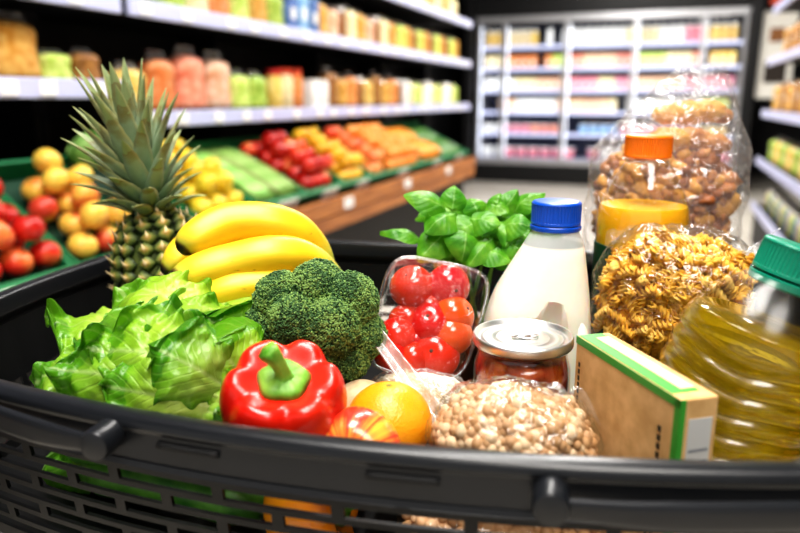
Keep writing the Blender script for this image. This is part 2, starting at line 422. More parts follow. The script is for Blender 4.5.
def crate(s0, s1, label):
    TILT = TN if s0 < 1.9 else TF
    w = s1-s0; t = thing('produce_crate', label, 'crate', AP(s0, 1.515 if s0 < 1.9 else 1.49, .655 if s0 < 1.9 else .685), (TILT, 0, PHA))
    D, H, T = (.43 if s0 < 1.9 else .47), (.06 if s0 < 1.9 else .07), .012
    LZ = .655 if s0 < 1.9 else .685
    g = G(); g.box((w/2, D/2, .006), (w, D, .012)); g.obj('crate_floor', M['crate_in'], t, smooth=False)
    for (c, d) in (((w/2, T/2, H/2), (w, T, H)), ((w/2, D-T/2, H/2+.01), (w, T, H+.02)), ((T/2, D/2, H/2), (T, D, H)), ((w-T/2, D/2, H/2), (T, D, H))):
        bevel(G().box(c, d).obj('side_wall', M['crate'], t, smooth=False), .003)
    for (c, d) in (((w/2, -.006, H-.008), (w+.006, .02, .016)),): bevel(G().box(c, d).obj('crate_rim', M['crate'], t, smooth=False), .004)
    bevel(G().box((w/2, -.018, .045), (min(.16, w*.4), .004, .05)).obj('price_card', M['ticket'], t, smooth=False), .001)
    return t, Matrix.Translation(AP(s0, 1.515 if s0 < 1.9 else 1.49, LZ)) @ Matrix.Rotation(PHA, 4, 'Z') @ Matrix.Rotation(TILT, 4, 'X')
def fruits(Mx, w, tmpl, r, label, group, layers=2, D=.465, squash=1.0):
    D = .425 if 'nearest' in group or 'second' in group else D
    n = 0
    for L in range(layers):
        step = 2*r*1.01; off = r*L
        ys = np.arange(.014+r+off*.9, D-r-off*.3, step*.88); row = 0
        for y in ys:
            xs = np.arange(.016+r+off+(row % 2)*r*.9, w-r-.012-off*.4, step)
            for x in xs:
                q = Mx @ Vector((x+random.uniform(-.03, .03)*r, y+random.uniform(-.03, .03)*r, .024+r*squash+L*r*1.5*squash))
                o = tmpl if n == 0 and tmpl.get('used') is None else copy_tree(tmpl)
                if n == 0: tmpl['used'] = 1
                o.location = q; o.rotation_euler = (random.uniform(-.9, .9), random.uniform(-.9, .9), random.uniform(0, 6.3))
                tag(o, label, None, group); n += 1
            row += 1
    return n
def clean(o):
    if 'used' in o: del o['used']
t1, Mx = crate(.85, 1.43, 'green plastic crate of red apples on the near shelving')
ap = round_fruit('apple', 'redapple', .0405, 'apple')
fruits(Mx, .58, ap, .0455, 'red apple piled in the nearest green crate', 'red apples in the nearest crate')
t1, Mx = crate(1.44, 1.72, 'green plastic crate of yellow and red blushed apples left of the pineapple')
ya = round_fruit('apple', 'yellowapple', .0410, 'apple')
fruits(Mx, .28, ya, .0455, 'yellow apple with a red blush piled in the second green crate', 'blushed yellow apples in the second crate')
t1, Mx = crate(1.73, 1.97, 'green plastic crate of pale cabbages behind the pineapple')
t1, Mx = crate(1.98, 2.34, 'green plastic crate of lemons right of the pineapple')
le = round_fruit('lemon', 'lemon', .0385, 'lemon')
fruits(Mx, .36, le, .047, 'bright yellow lemon piled in the crate behind the bananas', 'lemons in the crate')
def rods(Mx, w, name, key, r, L, label, group, rows, taper=.6, layers=1, curve=.01):
    t = thing(name, 'x', name)
    G().tube([(0, L*(i/8-.5), curve*math.sin(PI*i/8)) for i in range(9)], [r*(taper*.3 if i in (0, 8) else 1-(1-taper)*abs(i/8-.3)) for i in range(9)], 8).obj('pod' if name == 'green_bean' else 'root' if name == 'carrot' else 'stalk_body', FM[key], t)
    G().tube([(0, L*.49, 0), (0, L*.53, .004)], [r*.35, r*.2], 6).obj('stem_end', FM['bean'], t)
    first = True
    for ly in range(layers):
        for k in range(rows):
            x = .016+r+(w-.034-2*r)*(k+.5*(ly % 2))/(rows-.5)
            for q in range(max(1, int(.45/(L*1.02)))):
                o = t if first else copy_tree(t); first = False
                o.location = Mx @ Vector((x+random.uniform(-.04, .04)*r, .025+L/2+q*L*1.02+random.uniform(0, .02), .027+r+ly*r*2.1))
                o.rotation_euler = (TF, 0, PHA+random.uniform(-.01, .01)); tag(o, label, None, group)
t1, Mx = crate(2.35, 2.74, 'green plastic crate of pale green celery stalks')
rods(Mx, .39, 'celery_stalk', 'bean', .013, .395, 'pale green celery stalk laid lengthwise in its green crate', 'celery stalks in the crate', 11, .8, 2)
t1, Mx = crate(2.75, 3.14, 'green plastic crate of red apples between the celery and the mangoes')
fruits(Mx, .39, ap, .0455, 'red apple piled in the crate beyond the celery stalks', 'red apples beyond the celery')
t1, Mx = crate(3.15, 3.50, 'green plastic crate of yellow mangoes')
mg = round_fruit('mango', 'mango', .033, 'mango')
fruits(Mx, .35, mg, .041, 'yellow mango piled in a narrow green crate', 'mangoes in the crate')
t1, Mx = crate(3.51, 4.35, 'wide green plastic crate heaped with oranges')
orr = round_fruit('orange', 'orange', .0365, 'orange'); pch = round_fruit('peach', 'peach', .0365, 'orange')
fruits(Mx, .26, pch, .040, 'red orange peach in the crate part nearest the mangoes', 'peaches in the wide crate', 2)
fruits(Mx @ Matrix.Translation((.27, 0, 0)), .57, orr, .040, 'round orange heaped in the wide green crate', 'oranges in the wide crate', 2)
t1, Mx = crate(4.36, 4.84, 'green plastic crate of carrots')
rods(Mx, .48, 'carrot', 'carrot', .0175, .19, 'orange carrot lying in the crate beyond the oranges', 'carrots in the crate', 10, .5, 2)
t1, Mx = crate(4.85, 5.40, 'farthest green plastic crate holding zucchini')
rods(Mx, .55, 'zucchini', 'zucchini', .020, .19, 'dark green zucchini in the farthest crate', 'zucchini in the farthest crate', 10, .9, 1)
for o in (ap, ya, le, mg, orr, pch): clean(o)
for o in list(COL.objects):
    if 'used' in o: del o['used']
# cabbages at the back of the second crate (green leaves behind the apples)
def cabbage(loc, r, label):
    t = thing('cabbage', label, 'cabbage', loc, (random.random(), .3, random.random()*6))
    G().ball((0, 0, 0), r*.9, (1, 1, .9), 16, 20, lambda d: 1+.04*nz3(*d, 5)).obj('cabbage_heart', FM['cabbage'], t)
    g = G()
    for k in range(7):
        a = k*2.4; q = Matrix.Rotation(a, 3, 'Z') @ Matrix.Rotation(R(random.uniform(20, 50)), 3, 'Y')
        def f(u, w, q=q):
            th = (u-.5)*1.9; ph = (w-.5)*2.0; rr = r*(1.0+.10*abs(w-.5)*abs(math.sin(7*u+9*w))+.12*u)
            return q @ Vector((rr*math.cos(th)*math.cos(ph), rr*math.cos(th)*math.sin(ph), rr*math.sin(th)))
        g.grid(f, 10, 12)
    g.obj('outer_leaves', FM['cabbage'], t)
for (s, p, z, r, l) in ((1.80, 1.54, .80, .070, 'pale green cabbage at the front of the cabbage crate'), (1.885, 1.66, .90, .066, 'pale green cabbage right of centre in the cabbage crate'), (1.805, 1.76, .97, .066, 'pale green cabbage at the back left of the cabbage crate')):
    cabbage(AP(s, p, z+.02), r*.95, l)

# ================================================================== GLASS COOLER AT THE END OF THE AISLE
M['coolmetal'] = mat('cooler_frame_metal', 'c9c9cc', rough=.35, metal=.6)
M['coolblack'] = mat('cooler_black', '0e0e10', rough=.5)
M['coolin'] = mat('cooler_interior', '3a3c50', rough=.6)
M['coolshelf'] = mat('cooler_shelf', 'c9cdea', rough=.4)
M['tube'] = mat('led_tube', 'ffffff', emit=('e8eeff', 3))
M['glass'] = film('clear_door_glass', base=.03, edge=.5, rough=.02)
S0 = 9.83; PB = [2.52, 2.16, 1.33, .47, -.33, -.81]
ck = thing('glass_door_cooler', 'tall bright refrigerated cooler with five glass doors at the aisle end', 'cooler', AP(S0, 0, 0), (0, 0, PHA))
PC, PW = (PB[0]+PB[-1])/2, PB[0]-PB[-1]
G().box((.35, PC, .13), (.76, PW+.1, .26)).obj('black_base', M['coolblack'], ck, smooth=False)
G().box((.0, PC, .275), (.06, PW+.06, .05)).obj('lower_frame', M['coolmetal'], ck, smooth=False)
G().box((.0, PC, 2.19), (.06, PW+.06, .06)).obj('upper_frame', M['coolmetal'], ck, smooth=False)
G().box((.3, PC, 2.52), (.7, PW+.3, .58)).obj('dark_fascia', M['coolblack'], ck, smooth=False)
G().box((.68, PC, 1.2), (.04, PW, 2.0)).obj('inner_back', M['coolin'], ck, smooth=False)
for e in (0, -1): G().box((.34, PB[e], 1.2), (.66, .03, 1.95)).obj('side_panel', M['coolmetal'], ck, smooth=False)
SHZ = [.32, .66, .95, 1.24, 1.53, 1.82]
for z in SHZ:
    sh = G().box((.36, PC, z), (.56, PW-.04, .02)).obj('shelf_board', M['coolshelf'], ck, smooth=False)
    G().box((.075, PC, z+.005), (.01, PW-.04, .045)).obj('price_rail', M['coolshelf'], sh, smooth=False)
for i in range(5):
    a, b = PB[i], PB[i+1]; c = (a+b)/2; w = a-b
    d = thing('door', None, None, (0, 0, 0)); d.parent = ck
    f = G()
    for (y, wd) in ((a-.015, .03), (b+.015, .03)): f.box((-.02, y, 1.24), (.03, wd, 1.86))
    for z in (.32, 2.15): f.box((-.02, c, z), (.03, w, .03))
    f.obj('door_frame', M['coolmetal'], d, smooth=False)
    G().box((-.02, c, 1.24), (.006, w-.06, 1.8)).obj('glass_pane', M['glass'], d, smooth=False)
    G().tube([(-.06, b+.05, .9), (-.06, b+.05, 1.5)], .007, 8).obj('handle', M['coolmetal'], d)
    G().tube([(.03, a-.03, .35), (.03, a-.03, 2.1)], .006, 8).obj('led_tube', M['tube'], ck)
    ld = bpy.data.lights.new('cooler_fill_light', 'AREA'); ld.shape = 'RECTANGLE'; ld.size = 1.7; ld.size_y = w*.9; ld.energy = 5.2*w; ld.color = (.88, .93, 1)
    lo = bpy.data.objects.new('cooler_fill_light', ld); COL.objects.link(lo); lo.location = AP(S0+.0, c, 1.25)
    lo.rotation_euler = (Matrix.Rotation(PHA, 3, 'Z') @ Matrix.Rotation(-PI/2, 3, 'Y')).to_euler()   # unseen door-wide light added to brighten the shelves evenly, shines inward (+s)
# products in the cooler
ROWS = [('tub', ['rose', 'peach', 'rose', 'white'], .16, .15), ('tub', ['rose', 'red', 'pink', 'yellow', 'skyblue', 'white'], .13, .13), ('carton', ['white', 'peach', 'cream', 'lime', 'white'], .11, .18),
        ('carton', ['peach', 'rose', 'white', 'cream', 'rose'], .10, .17), ('carton', ['pink', 'orange', 'peach', 'cream', 'lime', 'rose'], .10, .18), ('jar', ['white', 'white', 'cream', 'lime', 'yellow', 'rose'], .10, .23)]
DN = ['first', 'second', 'third', 'fourth', 'fifth']
RN = ['bottom', 'second lowest', 'third lowest', 'third highest', 'second highest', 'top']
for ri, (z, (kind, cols, w, h)) in enumerate(zip(SHZ, ROWS)):
    p = PB[0]-.115; rc = cols[0]; left = 0
    while p > PB[-1]+.08:
        if left <= 0: rc = random.choice(cols); left = random.randint(2, 4)
        left -= 1
        if random.random() < .04: p -= w; continue
        hh = h
        di = max(0, sum(1 for b in PB[1:] if p < b)); di = min(di, 4)
        kn = {'tub': 'tub', 'carton': 'carton', 'jar': 'bottle'}[kind]
        col = 'yellow' if (di == 4 and ri >= 4) else rc
        lab = f'{col} {kn} on the {RN[ri]} cooler shelf behind glass door {DN[di]} from left'
        mk = {'tub': lambda: tub_prod(w*.46, hh, col), 'carton': lambda: box_prod(w*.92, .09, hh, col), 'jar': lambda: jar_prod(w*.44, hh, col, 'white', 'bottle')}[kind]
        put('cool'+kind, (col, w, hh), mk, S0+.16, p, z+.012, PHA-PI/2, lab, lab)
        p -= w*1.03
aisle_struct('trim_1', 9.60, 9.74, -.94, -.825, 0, 3.3, M['coolblack'])
aisle_struct('trim_2', 9.60, 9.74, 2.56, 2.66, 0, 3.3, M['coolblack'])
# white board with two dark pictures, and a red box over it
bd = thing('notice_board', 'white notice board with two dark square pictures beside the cooler', 'notice board', AP(9.70, -1.145, 1.15), (0, 0, PHA))
bevel(G().box((0, 0, .5), (.03, .37, 1.0)).obj('board_panel', M['packlabel'], bd, smooth=False), .004)
G().box((-.018, .02, .73), (.006, .16, .16)).obj('dark_picture', PM['brown'], bd, smooth=False)
G().box((-.018, .0, .30), (.006, .24, .24)).obj('dark_picture', PM['black'], bd, smooth=False)
G().tube([(0, 0, 1.0), (0, 0, 2.15)], .01, 8).obj('hanging_rod', M['steel'], bd)
rb = thing('red_sign', 'red hanging sign above the white notice board', 'sign', AP(9.55, -1.145, 2.2), (0, 0, PHA))
bevel(G().box((0, 0, .12), (.03, .30, .24)).obj('sign_panel', PM['red'], rb, smooth=False), .01)
G().tube([(0, 0, .24), (0, 0, 1.1)], .006, 8).obj('hanging_rod', M['steel'], rb)
# green counter piece at the far left of the aisle end
# right hand gondola
gr = thing('bakery_gondola', 'dark gondola shelving of bread bags and produce right of the cooler', 'shelving', AP(3.6, 0, 0), (0, 0, PHA))
GL = 2.75
G().box((GL/2, -1.22, 1.0), (GL, .04, 2.0)).obj('back_panel', M['shelfdark'], gr, smooth=False)
GZ = [.30, .66, 1.03, 1.42, 1.80]
for z in GZ:
    G().box((GL/2, -.96, z), (GL, .5, .02)).obj('shelf_board', M['shelfdark'], gr, smooth=False)
    r = bevel(G().box((GL/2, -.70, z+.005), (GL, .02, .06)).obj('price_rail', M['rail'], gr, smooth=False), .004)
G().box((GL/2, -.96, .12), (GL, .48, .24)).obj('plinth', M['shelfdark'], gr, smooth=False)
def gfill(z, seq, where):
    s = 3.75; i = 0
    while s < 6.15:
        kind, col, w, h = seq[i % len(seq)]; i += 1
        mk = {'bag': lambda: bag_mesh(w, .14, h, col), 'jar': lambda: jar_prod(w/2, h, col, 'white')}[kind]
        pos = 'near' if s < 4.9 else 'middle' if s < 5.6 else 'far'
        lab = f'{col} {"filled bag" if kind == "bag" else "jar"} on the {where} shelf of the bakery gondola, {pos} part'
        put('g'+kind, (col, w, h), mk, s+w/2, -.82, z+.012, PHA+PI, lab, lab); s += w+.01
gfill(.30, [('jar', 'green', .11, .15), ('jar', 'cream', .11, .15), ('jar', 'blue', .11, .15)], 'lowest')
gfill(.66, [('bag', 'green', .16, .2), ('jar', 'yellow', .11, .16), ('bag', 'yellow', .16, .2), ('jar', 'cream', .11, .15)], 'second')
gfill(1.03, [('bag', 'golden', .2, .24), ('bag', 'brown', .2, .26), ('bag', 'golden', .17, .2)], 'third')
gfill(1.42, [('bag', 'brown', .2, .24), ('bag', 'golden', .18, .26)], 'fourth')
gfill(1.80, [('bag', 'golden', .2, .22), ('bag', 'red', .18, .22)], 'highest')

# ================================================================== THE BASKET
RIMZ, FLZ = .950, .800
UL, UR, VF, VB = -.548, .335, .360, .962
def left_u(v): return -.572+.45*(v-.63)**2
def front_v(u): return VF + .42*(u+.10)**2
def rim_path():
    """closed outline of the rim (basket u,v), counter-clockwise, corners rounded"""
    P = []; rc = .055
    n = 60
    for i in range(n+1):
        u = UL+rc + (UR-rc-UL-rc)*i/n; P.append((u, front_v(u)))
    v0 = front_v(UR-rc)
    for k in range(1, 8): a = -PI/2+PI/2*k/8; P.append((UR-rc+rc*math.cos(a), v0+rc+rc*math.sin(a)))
    for i in range(21): P.append((UR, v0+rc+(VB-rc-v0-rc)*i/20))
    for k in range(1, 8): a = PI/2*k/8; P.append((UR-rc+rc*math.cos(a), VB-rc+rc*math.sin(a)))
    for i in range(31): P.append((UR-rc+(UL+rc-UR+rc)*i/30, VB))
    for k in range(1, 8): a = PI/2+PI/2*k/8; P.append((UL+rc+rc*math.cos(a), VB-rc+rc*math.sin(a)))
    v1 = front_v(UL+rc)
    for i in range(21):
        v = VB-rc+(v1+rc-VB+rc)*i/20; P.append((UL-.024*math.sin(PI*i/20), v))
    for k in range(1, 8): a = PI+PI/2*k/8; P.append((UL+rc+rc*math.cos(a), v1+rc+rc*math.sin(a)))
    return P
RP = rim_path()
def offset(P, d):
    out = []; n = len(P)
    for i in range(n):
        a, b = Vector(P[i-1]), Vector(P[(i+1) % n]); t = (b-a).normalized(); nn = Vector((t.y, -t.x))  # outward for ccw
        out.append((P[i][0]+nn.x*d, P[i][1]+nn.y*d))
    return out
bk = thing('shopping_basket', 'large black plastic shopping basket trolley with slotted sides and folded handles', 'basket', (0, 0, 0), (0, 0, PHB))
def sweep(profile, P=RP):
    """profile: list of (outward offset, z), closed polygon; swept round the closed path"""
    g = G(); V, F = [], []; rings = [offset(P, d) for d, z in profile]; n = len(P); m = len(profile)
    for i in range(n):
        for j, (d, z) in enumerate(profile): V.append((rings[j][i][0], rings[j][i][1], z))
    for i in range(n):
        i2 = (i+1) % n
        for j in range(m):
            j2 = (j+1) % m; F.append((i*m+j, i*m+j2, i2*m+j2, i2*m+j))
    return g.add(V, F)
z = RIMZ
rimprof = [(0, z-.003), (-.003, z), (-.006, z+.0005), (-.012, z+.0005), (-.0155, z-.001), (-.017, z-.005), (-.017, z-.020), (-.0145, z-.020), (-.0145, z-.006), (-.005, z-.006), (-.004, z-.010), (-.0055, z-.028), (-.0045, z-.033), (-.001, z-.035), (-.001, z-.032), (-.0020, z-.010), (.0005, z-.007)]
bevel(sweep(rimprof[::-1]).obj('rim', M['rim'], bk, smooth='auto'), .0006, 1)
# outer skirt ledge
sweep([(-.008, z-.033), (.000, z-.030), (.001, z-.034), (-.008, z-.037)][::-1]).obj('lower_ledge', M['rim'], bk, smooth='auto')

# slotted walls
def slotted(g, pts, band=.030):
    """pts: outline (u,v) for the wall at top; tapers inward going down"""
    pitch, slot = .0140, .0092
    top = RIMZ-band
    zs = [top]; kinds = []
    if band > .03: zs = [RIMZ-.030, top]; kinds = ['bar']
    k = 0
    while zs[-1]-pitch > FLZ+.004:
        zs.append(zs[-1]-(pitch-slot)); kinds.append('bar'); zs.append(zs[-1]-slot); kinds.append('slot')
    zs.append(FLZ-.004); kinds.append('bar')
    d = [0]
    for a, b in zip(pts, pts[1:]): d.append(d[-1]+math.dist(a, b))
    L = d[-1]
    def pt(s):
        s = max(0, min(L, s)); i = max(0, min(len(d)-2, int(np.searchsorted(d, s))-1))
        q = (s-d[i])/(d[i+1]-d[i]); return pts[i][0]+(pts[i+1][0]-pts[i][0])*q, pts[i][1]+(pts[i+1][1]-pts[i][1])*q
    step = .042; rib = .0085
    n = int(L/step)
    # columns of breakpoints: rib edges at every multiple of step
    S = [0]
    for i in range(1, n): S += [i*step-rib/2, i*step+rib/2]
    S.append(L)
    V = []; F = []
    cen = Vector(((UL+UR)/2, (VF+VB)/2))
    for s in S:
        x, y = pt(s)
        for zz in zs:
            k = (RIMZ-zz)*.16
            dx, dy = cen.x-x, cen.y-y; l = math.hypot(dx, dy)
            # move inward, mostly along the axis to the nearest side
            V.append((x+(k if x < UL+.03 else -k if x > UR-.03 else 0), y+(k if y < VF+.12 else -k if y > VB-.03 else 0), zz))
    m = len(zs); row = -1
    for j, kd in enumerate(kinds):
        if kd == 'slot': row += 1
        for i in range(len(S)-1):
            solidcol = (i % 2 == 1)     # rib column number (i+1)//2
            if kd == 'slot':
                if not solidcol: continue
                c = (i+1)//2
                if (c+row) % 2 and 0 < i < len(S)-2: continue
            F.append((i*m+j, (i+1)*m+j, (i+1)*m+j+1, i*m+j+1))
    g.add(V, F)
W = offset(RP, -.010)
ncor = 8
iF = list(range(0, 61)); full = W+[W[0]]
names = [('front_wall', 0, 64), ('right_wall', 64, 92), ('back_wall', 92, 130), ('left_wall', 130, len(full)-1)]
for nm, a, b in names:
    g = G(); slotted(g, full[a:b+1] if nm != 'left_wall' else full[a:], .030 if nm == 'front_wall' else .085)
    solid(g.obj(nm, M['basketwall'], bk, smooth=False), .0028, -1)
# floor grid panel
fo = offset(RP, -.036)
g = G(); g.add([(x, y, FLZ-.004) for x, y in fo], [tuple(range(len(fo)))]); solid(g.obj('basket_floor', M['basketwall'], bk, smooth=False), .004, 0)
# raised black strips that imitate the shade inside slot recesses of the rim skirt
for uu in (-.215, -.075):
    a = []
    for i in range(9):
        u = uu-.022+.044*i/8; a.append((u, front_v(u)+.0010, RIMZ-.016))
    G().tube(a, .0025, 6).obj('recess_shade_strip', M['rubber'], bk)
# handles: pivot + flat bar lying along the front
def handle(u0, u1, drop):
    h = thing('handle', None, None); h.parent = bk
    n = 28
    pts = []
    for i in range(n):
        k = i/(n-1); u = u0+(u1-u0)*k
        vv = front_v(u) if UL+.05 < u < UR-.05 else front_v(min(max(u, UL+.05), UR-.05)) + 0.05*((abs(u-(UL+UR)/2)-(UR-UL)/2+.05)/.05)**2*.5
        pts.append((u, vv-.0125, RIMZ-.021+(.006 if u0 < -.1 else .003)-.0015*math.sin(k*9)-drop*k))
    def cr(a, t):
        c, s = math.cos(a), math.sin(a)
        return (math.copysign(abs(c)**.5, c), math.copysign(abs(s)**.5, s)*.42)
    G().tube(pts, [.0055+.003*min(1, i/6) for i in range(n)], 14, cross=cr).obj('handle_bar', M['rim'], h, smooth='auto')
    c = Vector((u0, front_v(u0)-.001, RIMZ-.019+(.006 if u0 < -.1 else .003)))
    g = G(); g.tube([c, c+Vector((0, -.008, 0)), c+Vector((0, -.016, 0)), c+Vector((0, -.019, 0)), c+Vector((0, -.0200, 0))], [.0105, .0105, .0105, .0095, .005], 24)
    g.obj('pivot_knob', M['rim'], h, smooth='auto')
handle(.010, .30, .004)
handle(-.272, -.50, -.004)
# legs and castors to the floor
for (x, y) in ((UL+.08, VF+.12), (UR-.08, VF+.12), (UL+.08, VB-.07), (UR-.08, VB-.07)):
    lg = G().tube([(x, y, FLZ-.006), (x, y, .13)], .011, 12).obj('leg', M['steel'], bk)
    G().lathe([(0, -.012), (.05, -.012), (.055, -.006), (.055, .006), (.05, .012), (0, .012)], 24).obj('castor_wheel', M['rubber'], lg)
    w = [o for o in COL.objects if o.parent == lg][0]; w.rotation_euler = (PI/2, 0, 0); w.location = (x, y, .056)
    G().box((x, y, .10), (.03, .03, .07)).obj('castor_fork', M['steel'], lg, smooth=False)
G().tube([(UL+.08, VF+.12, .25), (UR-.08, VF+.12, .25), (UR-.08, VB-.07, .25), (UL+.08, VB-.07, .25)], .009, 8, closed=True).obj('lower_frame', M['steel'], bk)
#@@PART2@@
# ================================================================== WORLD + VIEW
w = bpy.data.worlds.new('world'); scn.world = w; w.use_nodes = True
w.node_tree.nodes['Background'].inputs[0].default_value = (1, .985, .96, 1)
w.node_tree.nodes['Background'].inputs[1].default_value = .48
scn.view_settings.view_transform = 'Standard'
scn.view_settings.look = 'Medium High Contrast'
scn.view_settings.exposure = .28

# ================================================================== BASKET CONTENTS
def rotm(x=0, y=0, z=0): return (Matrix.Rotation(z, 3, 'Z') @ Matrix.Rotation(y, 3, 'Y') @ Matrix.Rotation(x, 3, 'X'))

# ---------- lettuce
def lettuce_mat():
    m, t, o = nt('lettuce_leaf')
    at_ = N(t, 'ShaderNodeAttribute', attribute_name='puv'); sp = N(t, 'ShaderNodeSeparateXYZ', {0: at_.outputs['Vector']})
    tc = N(t, 'ShaderNodeTexCoord').outputs['Object']
    a = N(t, 'ShaderNodeMath', {0: sp.outputs[1], 1: .5}, operation='SUBTRACT'); ab = N(t, 'ShaderNodeMath', {0: a.outputs[0]}, operation='ABSOLUTE')
    # side veins: stripes in (u - 1.0*|v|)
    vv = N(t, 'ShaderNodeMath', {0: ab.outputs[0], 1: -1.1, 2: sp.outputs[0]}, operation='MULTIPLY_ADD')
    nz = N(t, 'ShaderNodeTexNoise', {'Vector': tc, 'Scale': 45.0, 'Detail': 4.0})
    v2 = N(t, 'ShaderNodeMath', {0: nz.outputs['Fac'], 1: .10, 2: vv.outputs[0]}, operation='MULTIPLY_ADD')
    st = N(t, 'ShaderNodeMath', {0: v2.outputs[0], 1: 60.0}, operation='MULTIPLY'); si = N(t, 'ShaderNodeMath', {0: st.outputs[0]}, operation='SINE')
    vein = N(t, 'ShaderNodeMapRange', {'Value': si.outputs[0], 'From Min': .6, 'From Max': 1.0})
    rib = N(t, 'ShaderNodeMapRange', {'Value': ab.outputs[0], 'From Min': .028, 'From Max': .0, 'To Max': .32})
    edge = N(t, 'ShaderNodeMath', {0: ab.outputs[0], 1: 2.0}, operation='MULTIPLY')
    mx = N(t, 'ShaderNodeMath', {0: edge.outputs[0], 1: sp.outputs[0]}, operation='MAXIMUM')
    m2 = N(t, 'ShaderNodeMath', {0: nz.outputs['Fac'], 1: .35, 2: mx.outputs[0]}, operation='MULTIPLY_ADD')
    base = ramp(t, m2.outputs[0], [(.3, 'd4e080'), (.75, 'a4cc40'), (.98, '84bc28'), (1.25, '5c9e18')])
    oi = N(t, 'ShaderNodeObjectInfo'); mv = N(t, 'ShaderNodeMapRange', {'Value': oi.outputs['Random'], 'To Min': .72, 'To Max': 1.2}); mh = N(t, 'ShaderNodeMapRange', {'Value': oi.outputs['Random'], 'To Min': .515, 'To Max': .485})
    hs = N(t, 'ShaderNodeHueSaturation', {'Hue': mh.outputs[0], 'Value': mv.outputs[0], 'Color': base}); base = hs.outputs[0]
    c1 = N(t, 'ShaderNodeMix', {0: vein.outputs[0], 6: base, 7: lin('c4dc78')}, data_type='RGBA')
    vm = N(t, 'ShaderNodeMath', {0: vein.outputs[0], 1: .12}, operation='MULTIPLY'); t.links.new(vm.outputs[0], c1.inputs[0])
    c2 = N(t, 'ShaderNodeMix', {0: rib.outputs[0], 6: c1.outputs[2], 7: lin('e4ecb4')}, data_type='RGBA')
    vs = N(t, 'ShaderNodeMath', {0: vein.outputs[0], 1: -.22}, operation='MULTIPLY')
    hb = N(t, 'ShaderNodeMath', {0: nz.outputs['Fac'], 1: 2.4, 2: vs.outputs[0]}, operation='MULTIPLY_ADD')
    hb2 = N(t, 'ShaderNodeMath', {0: rib.outputs[0], 1: .5, 2: hb.outputs[0]}, operation='MULTIPLY_ADD')
    bp = N(t, 'ShaderNodeBump', {'Height': hb2.outputs[0], 'Strength': .7, 'Distance': .002})
    b = N(t, 'ShaderNodeBsdfPrincipled', {'Base Color': c2.outputs[2], 'Roughness': .38, 'Normal': bp.outputs[0], 'Coat Weight': .15})
    tr = N(t, 'ShaderNodeBsdfTranslucent', {'Color': c2.outputs[2]})
    ms = N(t, 'ShaderNodeMixShader', {0: .38, 1: b.outputs[0], 2: tr.outputs[0]}); t.links.new(ms.outputs[0], o.inputs[0]); return m
M['lettuce'] = lettuce_mat()
def leaf(g, base, tip, W, nrm, arch=.2, ruffle=.012, seed=0, nu=70, nv=56, roll=.25, tipcurl=.0):
    base, tip = Vector(base), Vector(tip); X = tip-base; L = X.length; X.normalize()
    Nn = Vector(nrm); Nn = (Nn-X*Nn.dot(X)).normalized(); S = Nn.cross(X)
    def f(u, v):
        t = v*2-1
        wid = W*(.42+.66*math.sin(PI*.5*min(1, u/.7)))
        if u > .7: wid *= math.sqrt(max(0, 1-((u-.7)/.3)**2))*.97+.03
        e = abs(t)**1.8*(.25+.75*u) + (max(0, u-.7)/.3)**2*.8
        ang = t*roll*2.2
        ph = seed*1.7
        s = u*L*1.02
        r1 = nz3(s*60, t*1.2+ph, ph, 1, seed)*1.3 + .6*nz3(s*150, t*2.2, ph+5, 1, seed+3)
        r2 = nz3(t*W*55, u*3, ph+9, 1, seed+5)
        n = arch*L*math.sin(PI*u)-tipcurl*L*u**4 + 1.9*ruffle*e*(r1+ (r2 if u > .6 else 0)) + .006*nz3(s*38, t*W*38, ph, 1, seed+8) + .0032*nz3(s*95, t*W*95, ph, 1, seed+8)-.003*math.exp(-(t/.07)**2)*(1-u)
        n -= .8*W*max(0, abs(t)-.5)**2*(.2+u)+.5*L*max(0, u-.78)**2*2
        n += ruffle*.75*max(0, abs(t)-.5)*2*(1 if u < .85 else .4)*math.sin(s*230+2.5*nz3(s*40, t, ph, 1, seed))
        lat = wid*math.sin(ang)/(roll*2.2) if roll else wid*t
        n -= wid*(1-math.cos(ang))/(abs(roll)*2.2)*(1 if roll > 0 else -1) if roll else 0
        lat += ruffle*.35*e*nz3(s*80, t, ph+20, 1, seed+11)*(1 if t > 0 else -1)
        ll = u*L*(1-.10*t*t*u) + ruffle*.35*e*nz3(t*W*60, u*2, ph+30, 1, seed+13)
        return base+X*ll+Nn*n+S*lat
    g.grid(f, nu, nv); return g
let_ = thing('lettuce', 'large fresh green lettuce head with ruffled leaves beside the red bell pepper', 'lettuce', at(150, 365, .57))
B0 = let_.location.copy()
up, cf = Vector((0, 0, 1)), Vector((0, -1, .25))
def pl(a): return at(*a)-B0
